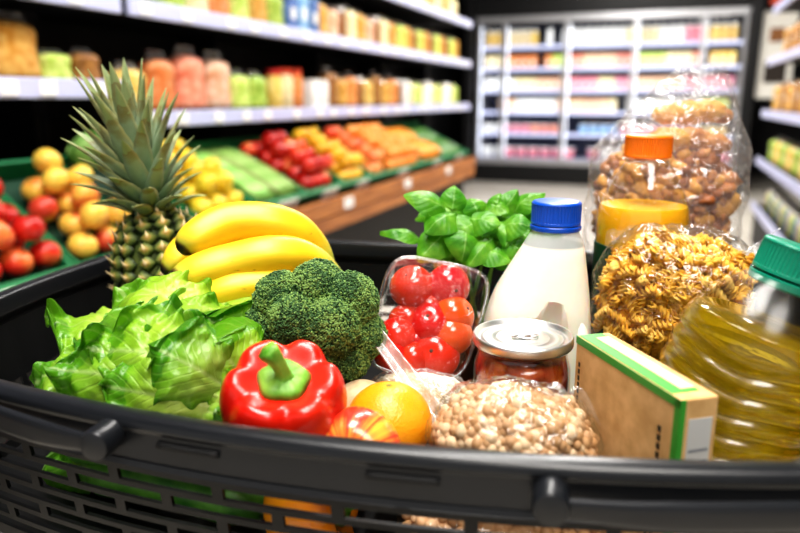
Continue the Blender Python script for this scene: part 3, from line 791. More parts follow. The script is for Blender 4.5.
LV = [ # base, tip, half width, normal, arch, ruffle, roll
 ((235, 350, .585), (112, 288, .62), .050, (0, -.45, 1), .22, .016, .25),
 ((245, 345, .60), (215, 290, .64), .046, (0.1, -.6, 1), .16, .014, .22),
 ((250, 365, .575), (128, 316, .575), .052, (-.1, -.7, 1), .22, .012, .35),
 ((245, 385, .545), (70, 330, .565), .050, (-.1, -.8, .9), .20, .014, .3),
 ((240, 375, .535), (90, 350, .525), .048, (0, -1, .8), .20, .013, .35),
 ((235, 400, .53), (48, 368, .52), .046, (0, -.9, .6), .14, .014, .35),
 ((225, 405, .50), (95, 385, .49), .036, (0, -1, .45), .12, .012, .4),
 ((240, 395, .515), (150, 345, .50), .040, (0, -1, .7), .20, .012, .4),
 ((245, 375, .56), (205, 312, .56), .050, (.15, -.9, .9), .22, .008, .35),
 ((250, 390, .53), (215, 340, .515), .040, (.2, -1, .6), .24, .010, .45),
 ((235, 345, .62), (252, 302, .64), .036, (.2, -.5, 1), .1, .014, .2),
 ((150, 330, .64), (50, 335, .62), .048, (-.3, -.2, 1), .15, .014, .2),
 ((200, 330, .65), (150, 280, .66), .045, (-.1, -.3, 1), .15, .014, .2),
 ((215, 415, .49), (255, 385, .50), .034, (0, -1, .5), .15, .012, .45),
 ((200, 410, .505), (230, 420, .478), .030, (0, -.9, .7), .1, .012, .4),
 ((140, 380, .53), (26, 380, .55), .040, (-.2, -.6, 1), .12, .014, .25),
]
for i, (a, b, wd, nr, ar, rf, ro) in enumerate(LV):
    g = G(); leaf(g, pl(a), pl(b), wd, nr, ar, rf, i+1, roll=ro, tipcurl=.08 if i % 3 == 0 else 0)
    g.obj('leaf', M['lettuce'], let_)
c = pl((190, 372, .575))
G().ball(c, .046, (1.5, .95, .85), 20, 26, lambda d: 1+.10*nz3(*d, 3.5)+.04*nz3(*d, 9)).obj('heart', M['lettuce'], let_)
G().lathe([(0, -.03), (.015, -.03), (.018, -.005), (.012, .02), (0, .022)], 16, c+Vector((.055, .0, -.012))).obj('cut_stem', mat('lettuce_stem', 'dfe6c0', rough=.5), let_)

# ---------- bell pepper
M['pepper'] = mat('red_pepper_skin', 'cc1608', rough=.30, coat=.2, sss=.08, sssr=(.008,), vary=('d82c14', 18), bump=(120, .05, .001))
M['pstem'] = mat('pepper_stem', '4f8e20', rough=.45, vary=('9cc850', 50), bump=(200, .2, .001))
def pepper(loc, rad, rot, skin, label, stem_bend=(-.02, .01)):
    t = thing('bell_pepper', label, 'bell pepper', loc, rot)
    lob = [0, 1.45, 3.05, 4.6]
    def f(u, w):
        a = 2*PI*w; th = PI*u
        # distance to the nearest groove
        gr = [.35, 1.32, 2.45, 3.40, 4.55, 5.55]; dg = min(abs((a-x+PI) % (2*PI)-PI) for x in gr)
        dip = math.exp(-(dg/.17)**2)
        sh = math.sin(th)**.62
        r = rad*sh*(1-.085*dip*(1-.3*u))*(1-.10*u)
        z = rad*.86*math.cos(th)
        # shoulder rises, centre dips
        top = math.exp(-((u)/.16)**2); z -= rad*.34*top; z += rad*.10*math.exp(-((u-.28)/.13)**2)*(1-1.5*dip)
        bot = math.exp(-((1-u)/.14)**2); z += rad*.22*bot
        r *= 1+.03*nz3(math.cos(a), math.sin(a), th, 1.2, 3)
        return (r*math.cos(a), r*math.sin(a), z)
    subsurf(G().grid(f, 30, 48, wrap=True).obj('pepper_body', skin, t), 1)
    g = G()
    zt = rad*.60
    def cal(u, w):
        a = 2*PI*w; r = rad*.36*u*(1+.06*math.cos(5*a)*u)
        return (r*math.cos(a), r*math.sin(a), zt+.0030-rad*.05*u*u-(.003 if u > .95 else 0)+.0005*math.cos(10*a)*u)
    g.grid(cal, 8, 40, wrap=True); solid(g.obj('calyx', M['pstem'], t), .002, 1)
    bx, by = stem_bend
    pts = [(bx*k*k, by*k*k, zt+.002+.025*k) for k in [i/9 for i in range(10)]]
    def cr(a, tt): q = 1+.10*math.cos(5*a); return math.cos(a)*q, math.sin(a)*q
    G().tube(pts, [rad*x for x in (.20, .13, .11, .105, .105, .11, .12, .135, .15, .14)], 20, cross=cr).obj('stem', M['pstem'], t)
    return t
pepper(at(284, 405, .470), .0475, (R(27), R(-4), R(20)), M['pepper'], 'glossy red bell pepper with a curved green stem in front of the broccoli', (-.010, .006))

# ---------- broccoli
def broc_mat():
    m, t, o = nt('broccoli_florets')
    tc = N(t, 'ShaderNodeTexCoord').outputs['Object']
    nz = N(t, 'ShaderNodeTexNoise', {'Vector': tc, 'Scale': 38.0, 'Detail': 6.0}); n2 = N(t, 'ShaderNodeTexWhiteNoise', {'Vector': tc})
    n3 = N(t, 'ShaderNodeTexNoise', {'Vector': tc, 'Scale': 420.0, 'Detail': 1.0})
    s = N(t, 'ShaderNodeMath', {0: n3.outputs['Fac'], 1: .9, 2: nz.outputs['Fac']}, operation='MULTIPLY_ADD')
    c = ramp(t, s.outputs[0], [(.62, '2c4a28'), (.95, '456a38'), (1.25, '7a9850')])
    b = N(t, 'ShaderNodeBsdfPrincipled', {'Base Color': c, 'Roughness': .6, 'Specular IOR Level': .35}); t.links.new(b.outputs[0], o.inputs[0]); return m
M['broc'] = broc_mat(); M['brocstem'] = mat('broccoli_stem', '8fb05a', rough=.5, vary=('a8c47c', 30))
br = thing('broccoli', 'round dark green broccoli crown between bananas and cherry tomatoes', 'broccoli', at(317, 326, .588))
lobes = []
rx, ry, rz = .057, .048, .054
def addl(d, k, r): lobes.append((np.array((d[0]*rx*k, d[1]*ry*k, d[2]*rz*k)), r))
addl((0, 0, 0), 0, .036)
ld_ = [(0, -.3, .9), (-.62, -.2, .62), (.6, -.25, .55), (0, .5, .7), (-.85, -.3, 0), (.86, -.3, -.1), (-.3, -.85, .35), (.35, -.88, .25), (0, -.85, -.3), (-.6, -.65, -.45), (.62, -.6, -.55), (-.1, -.5, -.75), (-.5, .6, .3), (.55, .6, .3), (.2, -.4, -.95), (.7, .3, -.4), (-.7, .3, -.4)]
for i, d in enumerate(ld_):
    d = np.array(d)/np.linalg.norm(d); addl(d, .73, .0215+.0035*((i*37) % 5)/4)
# beads on the outer surface of the union of lobes
ico_v, ico_f = [], []
import bmesh
bm = bmesh.new(); bmesh.ops.create_icosphere(bm, subdivisions=1, radius=1)
ICO = (np.array([v.co[:] for v in bm.verts]), [tuple(v.index for v in f.verts) for f in bm.faces]); bm.free()
bm = bmesh.new(); bmesh.ops.create_icosphere(bm, subdivisions=2, radius=1)
ICO2 = (np.array([v.co[:] for v in bm.verts]), [tuple(v.index for v in f.verts) for f in bm.faces]); bm.free()
g = G(); rs = np.random.RandomState(3)
Vb, Fb = [], []; cnt = 0
for li, (c, r) in enumerate(lobes):
    n = int(4*PI*r*r/(.0017**2)*1.05)
    k = np.arange(n)+.5; ph = np.arccos(1-2*k/n); th = PI*(1+5**.5)*k
    D = np.stack([np.sin(ph)*np.cos(th), np.sin(ph)*np.sin(th), np.cos(ph)], 1)
    for d in D:
        bmp = 1+.07*noise.noise(Vector(d*4.2+li*3))+.06*noise.noise(Vector(d*9+li))
        p = c+d*r*bmp
        if any(np.linalg.norm(p-c2) < r2*.97 for j, (c2, r2) in enumerate(lobes) if j != li): continue
        if p[2] < -.062 or p[1] > .045: continue
        s = .00085+.00045*rs.rand()
        Vb.append(ICO[0]*s*np.array((1, 1, 1))+p+rs.randn(3)*.0003+d*.0006*rs.rand()); Fb += [tuple(i+cnt*12 for i in f) for f in ICO[1]]; cnt += 1
g.add(np.concatenate(Vb), Fb); g.obj('floret_crown', M['broc'], br, smooth=False)
g = G()
for i, (c, r) in enumerate(lobes):
    g.ball(c, r*.985, (1, 1, 1), 12, 16)
g.obj('floret_core', mat('broccoli_core', '22381c', rough=.8), br)
g = G(); g.tube([(0, 0, -.09), (0, 0, -.06), (0, 0, -.02)], [.018, .017, .024], 14); g.obj('main_stem', M['brocstem'], br)
for a in range(5):
    d = Vector((math.cos(a*1.256), math.sin(a*1.256)*.8, 0))
    G().tube([(0, 0, -.062), d*.018+Vector((0, 0, -.045)), d*.032+Vector((0, 0, -.018))], [.009, .008, .009], 8).obj('branch', M['brocstem'], br)

# ---------- bananas
def banana_mat():
    m, t, o = nt('banana_skin')
    a = N(t, 'ShaderNodeAttribute', attribute_name='puv'); sp = N(t, 'ShaderNodeSeparateXYZ', {0: a.outputs['Vector']})
    tc = N(t, 'ShaderNodeTexCoord').outputs['Object']; nz = N(t, 'ShaderNodeTexNoise', {'Vector': tc, 'Scale': 30.0, 'Detail': 5.0})
    u = N(t, 'ShaderNodeMath', {0: nz.outputs['Fac'], 1: .05, 2: sp.outputs[0]}, operation='MULTIPLY_ADD')
    c = ramp(t, u.outputs[0], [(.075, '1c140c'), (.095, '5a4a18'), (.125, 'b8b038'), (.22, 'e8c428'), (.8, 'ecc020'), (.97, 'b4b848')])
    sc = N(t, 'ShaderNodeMapping', {'Vector': tc, 'Scale': (60, 60, 200)}); n2 = N(t, 'ShaderNodeTexNoise', {'Vector': sc.outputs[0], 'Scale': 1.6, 'Detail': 4.0})
    f = N(t, 'ShaderNodeMapRange', {'Value': n2.outputs['Fac'], 'From Min': .68, 'From Max': .76, 'To Max': .7})
    mx = N(t, 'ShaderNodeMix', {0: f.outputs[0], 6: c, 7: lin('8a5a1c')}, data_type='RGBA')
    b = N(t, 'ShaderNodeBsdfPrincipled', {'Base Color': mx.outputs[2], 'Roughness': .38, 'Subsurface Weight': .15, 'Subsurface Scale': .008, 'Specular IOR Level': .4})
    t.links.new(b.outputs[0], o.inputs[0]); return m
M['banana'] = banana_mat()
bn = thing('banana_bunch', 'bunch of four ripe yellow bananas beside the pineapple', 'bananas', at(260, 285, .70))
bn.location.z -= .0
B0 = bn.location.copy()
def cat(pts, n=26):
    P = [Vector(p) for p in pts]; P = [P[0]*2-P[1]]+P+[P[-1]*2-P[-2]]; out = []; m = len(P)-3
    for i in range(n):
        s = i/(n-1)*m; k = min(int(s), m-1); t = s-k; a, b, c, d = P[k:k+4]
        out.append(.5*((2*b)+(c-a)*t+(2*a-5*b+4*c-d)*t*t+(3*b-a-3*c+d)*t**3))
    return out
def banana(px, r, tipr=.0055):
    pts = cat([pl(p) for p in px], 30)
    rad = []
    for i in range(30):
        k = i/29
        q = .20+.80*math.sin(PI/2*min(1, k/.36))**.95 if k < .36 else (1 if k < .7 else 1-(k-.7)/.3*.62)
        rad.append(max(tipr, r*q) if k > .03 else tipr)
    def cr(a, t): q = 1+.045*math.cos(5*a); return math.cos(a)*q, math.sin(a)*q
    subsurf(G().tube(pts, rad, 20, cross=cr).obj('banana', M['banana'], bn), 1)
banana([(180, 252, .655), (192, 242, .664), (232, 224, .69), (278, 226, .70), (312, 246, .715), (330, 270, .715)], .0215)
banana([(166, 281, .630), (190, 276, .645), (228, 266, .66), (272, 257, .67), (312, 262, .69), (338, 277, .71)], .0215)
banana([(186, 302, .640), (208, 298, .64), (243, 289, .65), (285, 286, .665), (318, 285, .70), (336, 285, .715)], .020)
banana([(163, 274, .70), (176, 262, .71), (196, 246, .735), (230, 236, .755), (282, 245, .76), (326, 268, .735)], .020)
c = pl((340, 278, .715))
G().tube([c+Vector((-.024, .01, .000)), c+Vector((-.012, .012, -.004)), c+Vector((-.004, .016, -.008)), c+Vector((.004, .02, -.016))], [.016, .015, .011, .010], 12).obj('stem_crown', mat('banana_stem', 'a8a440', rough=.6, vary=('6a5c28', 60)), bn)

# ---------- pineapple
def pine_mat():
    m, t, o = nt('pineapple_skin')
    a = N(t, 'ShaderNodeAttribute', attribute_name='puv'); sp = N(t, 'ShaderNodeSeparateXYZ', {0: a.outputs['Vector']})
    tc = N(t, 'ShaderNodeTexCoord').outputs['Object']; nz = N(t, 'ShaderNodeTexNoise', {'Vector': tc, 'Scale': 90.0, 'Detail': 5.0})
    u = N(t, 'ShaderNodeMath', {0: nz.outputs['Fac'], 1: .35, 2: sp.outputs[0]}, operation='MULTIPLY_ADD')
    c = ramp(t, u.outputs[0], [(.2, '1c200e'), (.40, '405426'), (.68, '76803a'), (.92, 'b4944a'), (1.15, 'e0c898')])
    b = N(t, 'ShaderNodeBsdfPrincipled', {'Base Color': c, 'Roughness': .55}); t.links.new(b.outputs[0], o.inputs[0]); return m
def pleaf_mat():
    m, t, o = nt('pineapple_leaf')
    a = N(t, 'ShaderNodeAttribute', attribute_name='puv'); sp = N(t, 'ShaderNodeSeparateXYZ', {0: a.outputs['Vector']})
    tc = N(t, 'ShaderNodeTexCoord').outputs['Object']; nz = N(t, 'ShaderNodeTexNoise', {'Vector': tc, 'Scale': 60.0, 'Detail': 5.0})
    u = N(t, 'ShaderNodeMath', {0: nz.outputs['Fac'], 1: .5, 2: sp.outputs[0]}, operation='MULTIPLY_ADD')
    c = ramp(t, u.outputs[0], [(.25, '9aa468'), (.45, '809a74'), (.8, 'a0b494'), (1.2, '9cac78'), (1.36, '8c8450')])
    e = N(t, 'ShaderNodeMapRange', {'Value': sp.outputs[1], 'From Min': .78, 'From Max': 1.0, 'To Max': .6})
    mx = N(t, 'ShaderNodeMix', {0: e.outputs[0], 6: c, 7: lin('b8b070')}, data_type='RGBA')
    mp = N(t, 'ShaderNodeMapping', {'Vector': a.outputs['Vector'], 'Scale': (4, 60, 1)}); n2 = N(t, 'ShaderNodeTexNoise', {'Vector': mp.outputs[0], 'Scale': 1.0})
    bp = N(t, 'ShaderNodeBump', {'Height': n2.outputs['Fac'], 'Strength': .3, 'Distance': .001})
    b = N(t, 'ShaderNodeBsdfPrincipled', {'Base Color': mx.outputs[2], 'Roughness': .42, 'Normal': bp.outputs[0]})
    tr = N(t, 'ShaderNodeBsdfTranslucent', {'Color': mx.outputs[2]}); ms = N(t, 'ShaderNodeMixShader', {0: .15, 1: b.outputs[0], 2: tr.outputs[0]})
    t.links.new(ms.outputs[0], o.inputs[0]); return m
pn = thing('pineapple', 'whole pineapple with spiky grey green crown standing behind the lettuce', 'pineapple', at(167, 262, .80), (R(2), R(-9), 0))
pn.location.z -= .02
H, Rp = .085, .057
# eyes: a diamond lattice of bosses on an ovoid, one raised boss with a spike each
g = G()
G_rows = 9; nk = 11
g.ball((0, 0, 0), 1, (Rp*.93, Rp*.93, H*.95), 20, 24)
core = g
def eye(th, ph, s):
    c = np.array((Rp*math.sin(th)**.8*math.cos(ph), Rp*math.sin(th)**.8*math.sin(ph), H*math.cos(th)))*.95
    n = np.array((math.sin(th)*math.cos(ph), math.sin(th)*math.sin(ph), math.cos(th)*.5)); n /= np.linalg.norm(n)
    t1 = np.array((-math.sin(ph), math.cos(ph), 0)); t2 = np.cross(n, t1)
    V, F, UV = [], [], []
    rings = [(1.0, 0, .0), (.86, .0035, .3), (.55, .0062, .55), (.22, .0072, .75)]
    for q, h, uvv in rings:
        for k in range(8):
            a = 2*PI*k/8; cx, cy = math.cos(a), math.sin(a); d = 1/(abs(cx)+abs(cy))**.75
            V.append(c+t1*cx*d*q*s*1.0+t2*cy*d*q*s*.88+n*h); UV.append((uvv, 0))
    # spike curling up
    V.append(c+n*.013-t2*(-.006)); UV.append((1, 0))
    for r_ in range(3):
        for k in range(8): k2 = (k+1) % 8; F.append((r_*8+k, r_*8+k2, (r_+1)*8+k2, (r_+1)*8+k))
    for k in range(8): F.append((24+k, 24+(k+1) % 8, 32))
    core.add(V, F, 0, UV)
for i in range(14):
    th = .36+i*.195; n_ = max(5, int(round(17*math.sin(th)**.8)))
    for k in range(n_): eye(th+.02*math.sin(k*5+i), 2*PI*(k+.5*(i % 2)+.08*math.sin(k*3+i))/n_, .0112)
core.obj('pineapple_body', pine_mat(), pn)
# crown
g = G(); rs = random.Random(5)
def pleaf(base_r, az, el, L, W, bend, z0):
    d = Vector((math.cos(az), math.sin(az), 0)); p = d*base_r+Vector((0, 0, z0)); pts = []; e = el
    n = 14
    for i in range(n):
        pts.append((p.copy(), e)); p = p+(d*math.cos(e)+Vector((0, 0, math.sin(e))))*(L/(n-1)); e -= bend/(n-1)*(1 if i > 2 else .3)
    side = Vector((-d.y, d.x, 0))
    tw = rs.uniform(-.15, .15)
    def f(u, v):
        x = u*(n-1); i = min(int(x), n-2); k = x-i
        q = pts[i][0].lerp(pts[i+1][0], k); ee = pts[i][1]; nn = d*(-math.sin(ee))+Vector((0, 0, math.cos(ee)))
        t = v*2-1; w_ = W*((1-u**1.7)**.85)*(.8+.5*min(u, .4))
        w_ *= 1+.05*math.sin(u*60) if abs(t) > .9 else 1
        return q+side*w_*t+nn*(w_*.45*t*t)+side*tw*u*u*L*.5
    g.grid(f, 16, 7)
for i in range(58):
    k = i/57; az = i*2.39996; el = R(24)+R(60)*k**.8+rs.uniform(-.1, .1)
    L = (.046+.072*min(1, k*1.35))*rs.uniform(.85, 1.1)
    pleaf(.018*(1-k)+.003, az, el, L, .0110+.0025*min(1, k*2)*rs.uniform(.85, 1.1), R(36)*(1-k)**1.2+R(8)*rs.uniform(-.5, 1)*(.5), H*.93+.052*k)
g.tube([(0, 0, H*.8), (0, 0, H+.05)], [.022, .008], 10)
solid(g.obj('leaf_crown', pleaf_mat(), pn), .0008, 0)

# ---------- orange, apple, lemon at the bottom
def orange_mat():
    m, t, o = nt('orange_peel')
    tc = N(t, 'ShaderNodeTexCoord').outputs['Object']; vo = N(t, 'ShaderNodeTexVoronoi', {'Vector': tc, 'Scale': 520.0}); nz = N(t, 'ShaderNodeTexNoise', {'Vector': tc, 'Scale': 18.0})
    c = ramp(t, nz.outputs['Fac'], [(.3, 'f08c08'), (.7, 'f6a81c')])
    bp = N(t, 'ShaderNodeBump', {'Height': vo.outputs['Distance'], 'Strength': .35, 'Distance': .0007})
    b = N(t, 'ShaderNodeBsdfPrincipled', {'Base Color': c, 'Roughness': .34, 'Normal': bp.outputs[0], 'Subsurface Weight': .2, 'Subsurface Scale': .006}); t.links.new(b.outputs[0], o.inputs[0]); return m
og = thing('orange', 'ripe orange in front of the rice bag', 'orange', at(389, 422, .51))
G().ball((0, 0, 0), .0335, (1.02, 1, .95), 32, 40, lambda d: 1-.03*math.exp(-((1-d[2])/.012)) if d[2] > 0 else 1).obj('peel', orange_mat(), og)
G().lathe([(0, .0002), (.0022, .0002), (.0026, -.0006)], 5, (0, 0, .0312)).obj('stem_scar', mat('orange_scar', '7a7a34', rough=.7), og)
def apple_mat():
    m, t, o = nt('striped_apple_skin')
    tc = N(t, 'ShaderNodeTexCoord').outputs['Object']; sp = N(t, 'ShaderNodeSeparateXYZ', {0: tc})
    an = N(t, 'ShaderNodeMath', {0: sp.outputs[0], 1: sp.outputs[1]}, operation='ARCTAN2')
    cv = N(t, 'ShaderNodeCombineXYZ', {0: an.outputs[0], 2: 0.0}); ns = N(t, 'ShaderNodeTexNoise', {'Vector': cv.outputs[0], 'Scale': 6.0, 'Detail': 6.0, 'Roughness': .7})
    n2 = N(t, 'ShaderNodeTexNoise', {'Vector': tc, 'Scale': 28.0}); s = N(t, 'ShaderNodeMath', {0: n2.outputs['Fac'], 1: .6, 2: ns.outputs['Fac']}, operation='MULTIPLY_ADD')
    c = ramp(t, s.outputs[0], [(.62, 'eac040'), (.76, 'e8963c'), (.88, 'cc3420')])
    b = N(t, 'ShaderNodeBsdfPrincipled', {'Base Color': c, 'Roughness': .25, 'Coat Weight': .3}); t.links.new(b.outputs[0], o.inputs[0]); return m
aa = thing('apple', 'yellow and red striped apple at the basket rim beside the bell pepper', 'apple', at(355, 455, .452), (R(62), R(-18), 0))
G().ball((0, 0, 0), .034, (1, 1, .9), 30, 40, lambda d: 1-(.30*math.exp(-((1-d[2])/.05)) if d[2] > 0 else .15*math.exp(-((1+d[2])/.05)))+.02*math.cos(5*math.atan2(d[1], d[0]))*abs(d[2])).obj('apple_body', apple_mat(), aa)
G().tube([(0, 0, .018), (.001, 0, .026), (.003, .001, .033)], [.0014, .0012, .0018], 8).obj('stalk', M['stalk'], aa)

# ---------- cherry tomatoes in a clear punnet
M['tomato'] = mat('tomato_skin', 'b81006', rough=.2, coat=.4, sss=.1, sssr=(.006,), vary=('d8341a', 14), randomize=.06)
M['tomato2'] = mat('orange_tomato_skin', 'd44410', rough=.2, coat=.6, sss=.1, sssr=(.006,), vary=('e8681c', 14))
M['punnet'] = film('clear_punnet_plastic', base=.04, edge=.5, bump=(60, .5, .002), rough=.05)
pt = thing('plastic_punnet', 'clear plastic punnet with red cherry tomatoes standing upright behind the orange', 'punnet', at(429, 317, .605))
BP = pt.location.copy()
TL, TR, BR, BL = at(392, 252, .640)-BP, at(494, 273, .640)-BP, at(462, 384, .585)-BP, at(362, 366, .590)-BP
nrm = (TR-TL).cross(BL-TL).normalized();
if nrm.y > 0: nrm = -nrm   # toward the camera
def quad(a, b): return (TL*(1-a)+TR*a)*(1-b)+(BL*(1-a)+BR*a)*b
def rrect(k, e=0.0, rc=.2):
    """point on a rounded rectangle, k in 0..1, e shrinks"""
    a = 2*PI*k; c_, s_ = math.cos(a), math.sin(a); p = 5.0
    r = (abs(c_)**p+abs(s_)**p)**(-1/p); return .5+.5*(1-e)*c_*r, .5+.5*(1-e)*s_*r
def tray(u, w):
    # u 0: rim front, 1: back centre
    if u < .6: e = .12*(u/.6); d = .048*(u/.6)
    else: e = .12+.88*((u-.6)/.4)*.999; d = .048+.003*math.sin((u-.6)/.4*PI/2)
    a, b = rrect(w, e); return quad(a, b)-nrm*d
solid(G().grid(tray, 16, 56, wrap=True).obj('tray_shell', M['punnet'], pt), .0005, 0)
G().tube([quad(*rrect(k/56)) for k in range(56)], .0018, 8, closed=True).obj('tray_rim', film('punnet_rim_plastic', base=.12, edge=.6, rough=.08, haze=.03), pt)
rr = random.Random(2)
def cover(u, w):
    a, b = rrect(w, 1-u*.999); q = quad(a, b); k = nz3(q.x, q.y, q.z, 70, 4)
    return q+nrm*(.0015+.0022*k*(1-u**4)+.006*(1-u*u))
G().grid(cover, 22, 64, wrap=True).obj('film_cover', film('crinkled_film', base=.015, edge=.4, bump=(140, .8, .003), rough=.06), pt)
def tomato(loc, r, m_, rot, label):
    t = thing('cherry_tomato', label, 'tomato', loc, rot, 'cherry tomatoes in the clear punnet')
    G().ball((0, 0, 0), r, (1, 1, .93), 20, 24, lambda d: 1-.10*math.exp(-((1-d[2])/.03))).obj('tomato_body', m_, t)
    G().lathe([(0, .0004), (.0016, .0004), (.002, -.0004)], 6, (0, 0, r*.85)).obj('stem_scar', M['stalk'], t)
TM = [(.66, .10, .0185, 0), (.22, .18, .0185, 0), (.50, .36, .0165, 0), (.83, .40, .0175, 1), (.28, .52, .016, 0), (.20, .74, .017, 0), (.58, .53, .019, 0), (.86, .60, .018, 1), (.44, .74, .017, 0), (.74, .84, .0205, 0), (.20, .92, .015, 0), (.48, .93, .015, 0)]
for i, (a, b, r_, c_) in enumerate(TM):
    a = .11+.78*a; b = .08+.84*b
    p = BP+quad(a, b)-nrm*(r_-.0015+(.010 if i in (2, 4, 8) else 0))
    tomato(p, r_*1.17, M['tomato2' if c_ else 'tomato'], (rr.uniform(0, 1.6), rr.uniform(-1, 1), rr.uniform(0, 6)), 'orange red cherry tomato at the right side of the clear punnet' if c_ else 'shiny red cherry tomato inside the clear plastic punnet')
for ch in COL.objects:
    if ch.name.startswith('cherry_tomato') and 'orange' in ch['label']: ch['group'] = 'orange red tomatoes in the punnet'

# ---------- bags with granular filling
M['bagfilm'] = film('bag_film', base=.045, edge=.62, bump=(55, 1.0, .006), rough=.10)
M['bagfilm2'] = film('bag_film_hazy', base=.08, edge=.7, bump=(70, 1.0, .006), rough=.16, haze=.06)
def blob(dims, p=2.6, bump=.06, seed=1, zcut=None):
    """radius function of a pillow-like bag"""
    a, b, c = dims
    def f(d):
        k = (abs(d[0]/a)**p+abs(d[1]/b)**p+abs(d[2]/c)**p)**(-1/p)
        return k*(1+bump*nz3(d[0], d[1], d[2], 2.2, seed))
    return f
def bagfilm(t, dims, p, bump, seed, mat_, off=.0015, wr=.0018, name='film', nu=48, nv=64):
    f = blob(dims, p, bump, seed)
    def q(u, w):
        th, ph = PI*u, 2*PI*w; d = (math.sin(th)*math.cos(ph), math.sin(th)*math.sin(ph), math.cos(th)); k = f(d)+off
        k += wr*(nz3(d[0], d[1], d[2], 9, seed+2)+.5*abs(nz3(d[0], d[1], d[2], 22, seed+4)))
        return (d[0]*k, d[1]*k, d[2]*k)
    return G().grid(q, nu, nv, wrap=True).obj(name, mat_, t)
def fib(n):
    k = np.arange(n)+.5; ph = np.arccos(1-2*k/n); th = PI*(1+5**.5)*k
    return np.stack([np.sin(ph)*np.cos(th), np.sin(ph)*np.sin(th), np.cos(ph)], 1)
def fill(t, dims, p, bump, seed, tmpl, n, size, mats, name, jitter=.3, tangent=False, core=None, shrink=1.0, depth=.5, minz=-1, front=True):
    f = blob(dims, p, bump, seed); g = G(); rs = np.random.RandomState(seed)
    V0, F0 = tmpl
    for d in fib(n):
        if front and d[1] > .45: continue
        if d[2] < minz: continue
        q = rs.randn(4); q /= np.linalg.norm(q); Rm = np.array(Quaternion(q).to_matrix())
        if tangent:
            ax_ = Vector(np.cross(d, rs.randn(3))+d*rs.uniform(-.35, .35)).normalized(); Rm = np.array((ax_.to_track_quat('Z', 'X').to_matrix() @ Matrix.Rotation(rs.rand()*6, 3, 'Z')))
        s = size*(1+jitter*(rs.rand()-.5)*2)
        p0 = d*(f(d)-size*(1+depth*rs.rand()))*shrink
        g.add((V0*s) @ Rm.T+p0, F0, rs.randint(len(mats)))
    o = g.obj(name, mats, t); o['kind'] = 'stuff'
    # solid core behind the pieces
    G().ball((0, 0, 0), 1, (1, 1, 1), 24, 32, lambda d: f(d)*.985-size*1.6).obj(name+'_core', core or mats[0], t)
    return o
# chickpeas
cb = thing('chickpea_bag', 'clear bag of round tan chickpeas in front of the metal lidded jar', 'bag', at(514, 440, .463), (R(-8), R(3), R(-14)))
cd_ = (.0610, .046, .041)
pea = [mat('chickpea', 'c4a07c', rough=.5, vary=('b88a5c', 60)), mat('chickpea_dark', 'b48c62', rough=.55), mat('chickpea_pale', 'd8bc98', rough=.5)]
pm = (ICO2[0]*(1+.06*np.sin(ICO2[0][:, :1]*4)+.05*np.sin(ICO2[0][:, 1:2]*5+1)), ICO2[1])
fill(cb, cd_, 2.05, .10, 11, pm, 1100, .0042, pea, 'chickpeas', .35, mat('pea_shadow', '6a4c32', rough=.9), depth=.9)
bagfilm(cb, cd_, 2.05, .10, 11, M['bagfilm'], .0022, .0030)
def seal(u, v):
    return Vector(((v-.5)*.034, .0, 0))+Vector((.020+u*.022, .006-.004*math.sin(v*9), .040+.010*u+.004*math.sin(v*14+u*3)-.028*u*u))
G().grid(seal, 12, 20).obj('folded_seal', M['bagfilm2'], cb)
# second bag of beans lying lowest, seen through the slots
b2 = thing('bean_bag', 'clear bag of brown beans lying lowest behind the right basket slots', 'bag', BK(-.015, .462, .833), (0, 0, PHB))
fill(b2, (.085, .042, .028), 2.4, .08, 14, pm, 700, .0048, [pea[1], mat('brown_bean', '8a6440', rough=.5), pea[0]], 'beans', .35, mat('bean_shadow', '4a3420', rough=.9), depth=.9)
bagfilm(b2, (.085, .042, .028), 2.4, .08, 14, M['bagfilm'], .0022, .0015)
# rice
rc = thing('rice_bag', 'clear bag of white rice lying behind the orange', 'bag', at(420, 406, .572), (R(-12), 0, R(-10)))
rd = (.052, .024, .030)
rice = [mat('rice_grain', 'f4ecdc', rough=.5), mat('rice_grain_warm', 'd8c8a4', rough=.5)]
rt = (ICO[0]*np.array((1.0, .45, .45)), ICO[1])
fill(rc, rd, 2.4, .06, 4, rt, 4200, .0021, rice, 'rice_grains', .2, mat('rice_core', 'dccdb0', rough=.9), depth=.5)
bagfilm(rc, rd, 2.4, .06, 4, M['bagfilm2'], .0018, .0025)
a0, a1 = at(374, 331, .572)-rc.location, at(439, 420, .522)-rc.location
Ri = (rotm(R(-12), 0, R(-10))).inverted(); a0, a1 = Ri @ a0, Ri @ a1
ax = (a1-a0).normalized(); sd = ax.cross(Ri @ Vector((0, -1, .4))).normalized(); fn_ = sd.cross(ax)
strip = G().grid(lambda u, v: a0+(a1-a0)*u+sd*(v-.5)*(.013+.005*u)+fn_*(.004*math.sin(PI*u)+.0022*math.cos(PI*2*v)+.0008*math.sin(u*21)), 24, 10)
solid(strip.obj('folded_film_strip', film('strip_film', tint=(.96, .93, .88), base=.13, edge=.75, bump=(90, .6, .003), rough=.12, haze=.20), rc), .0006, 0)

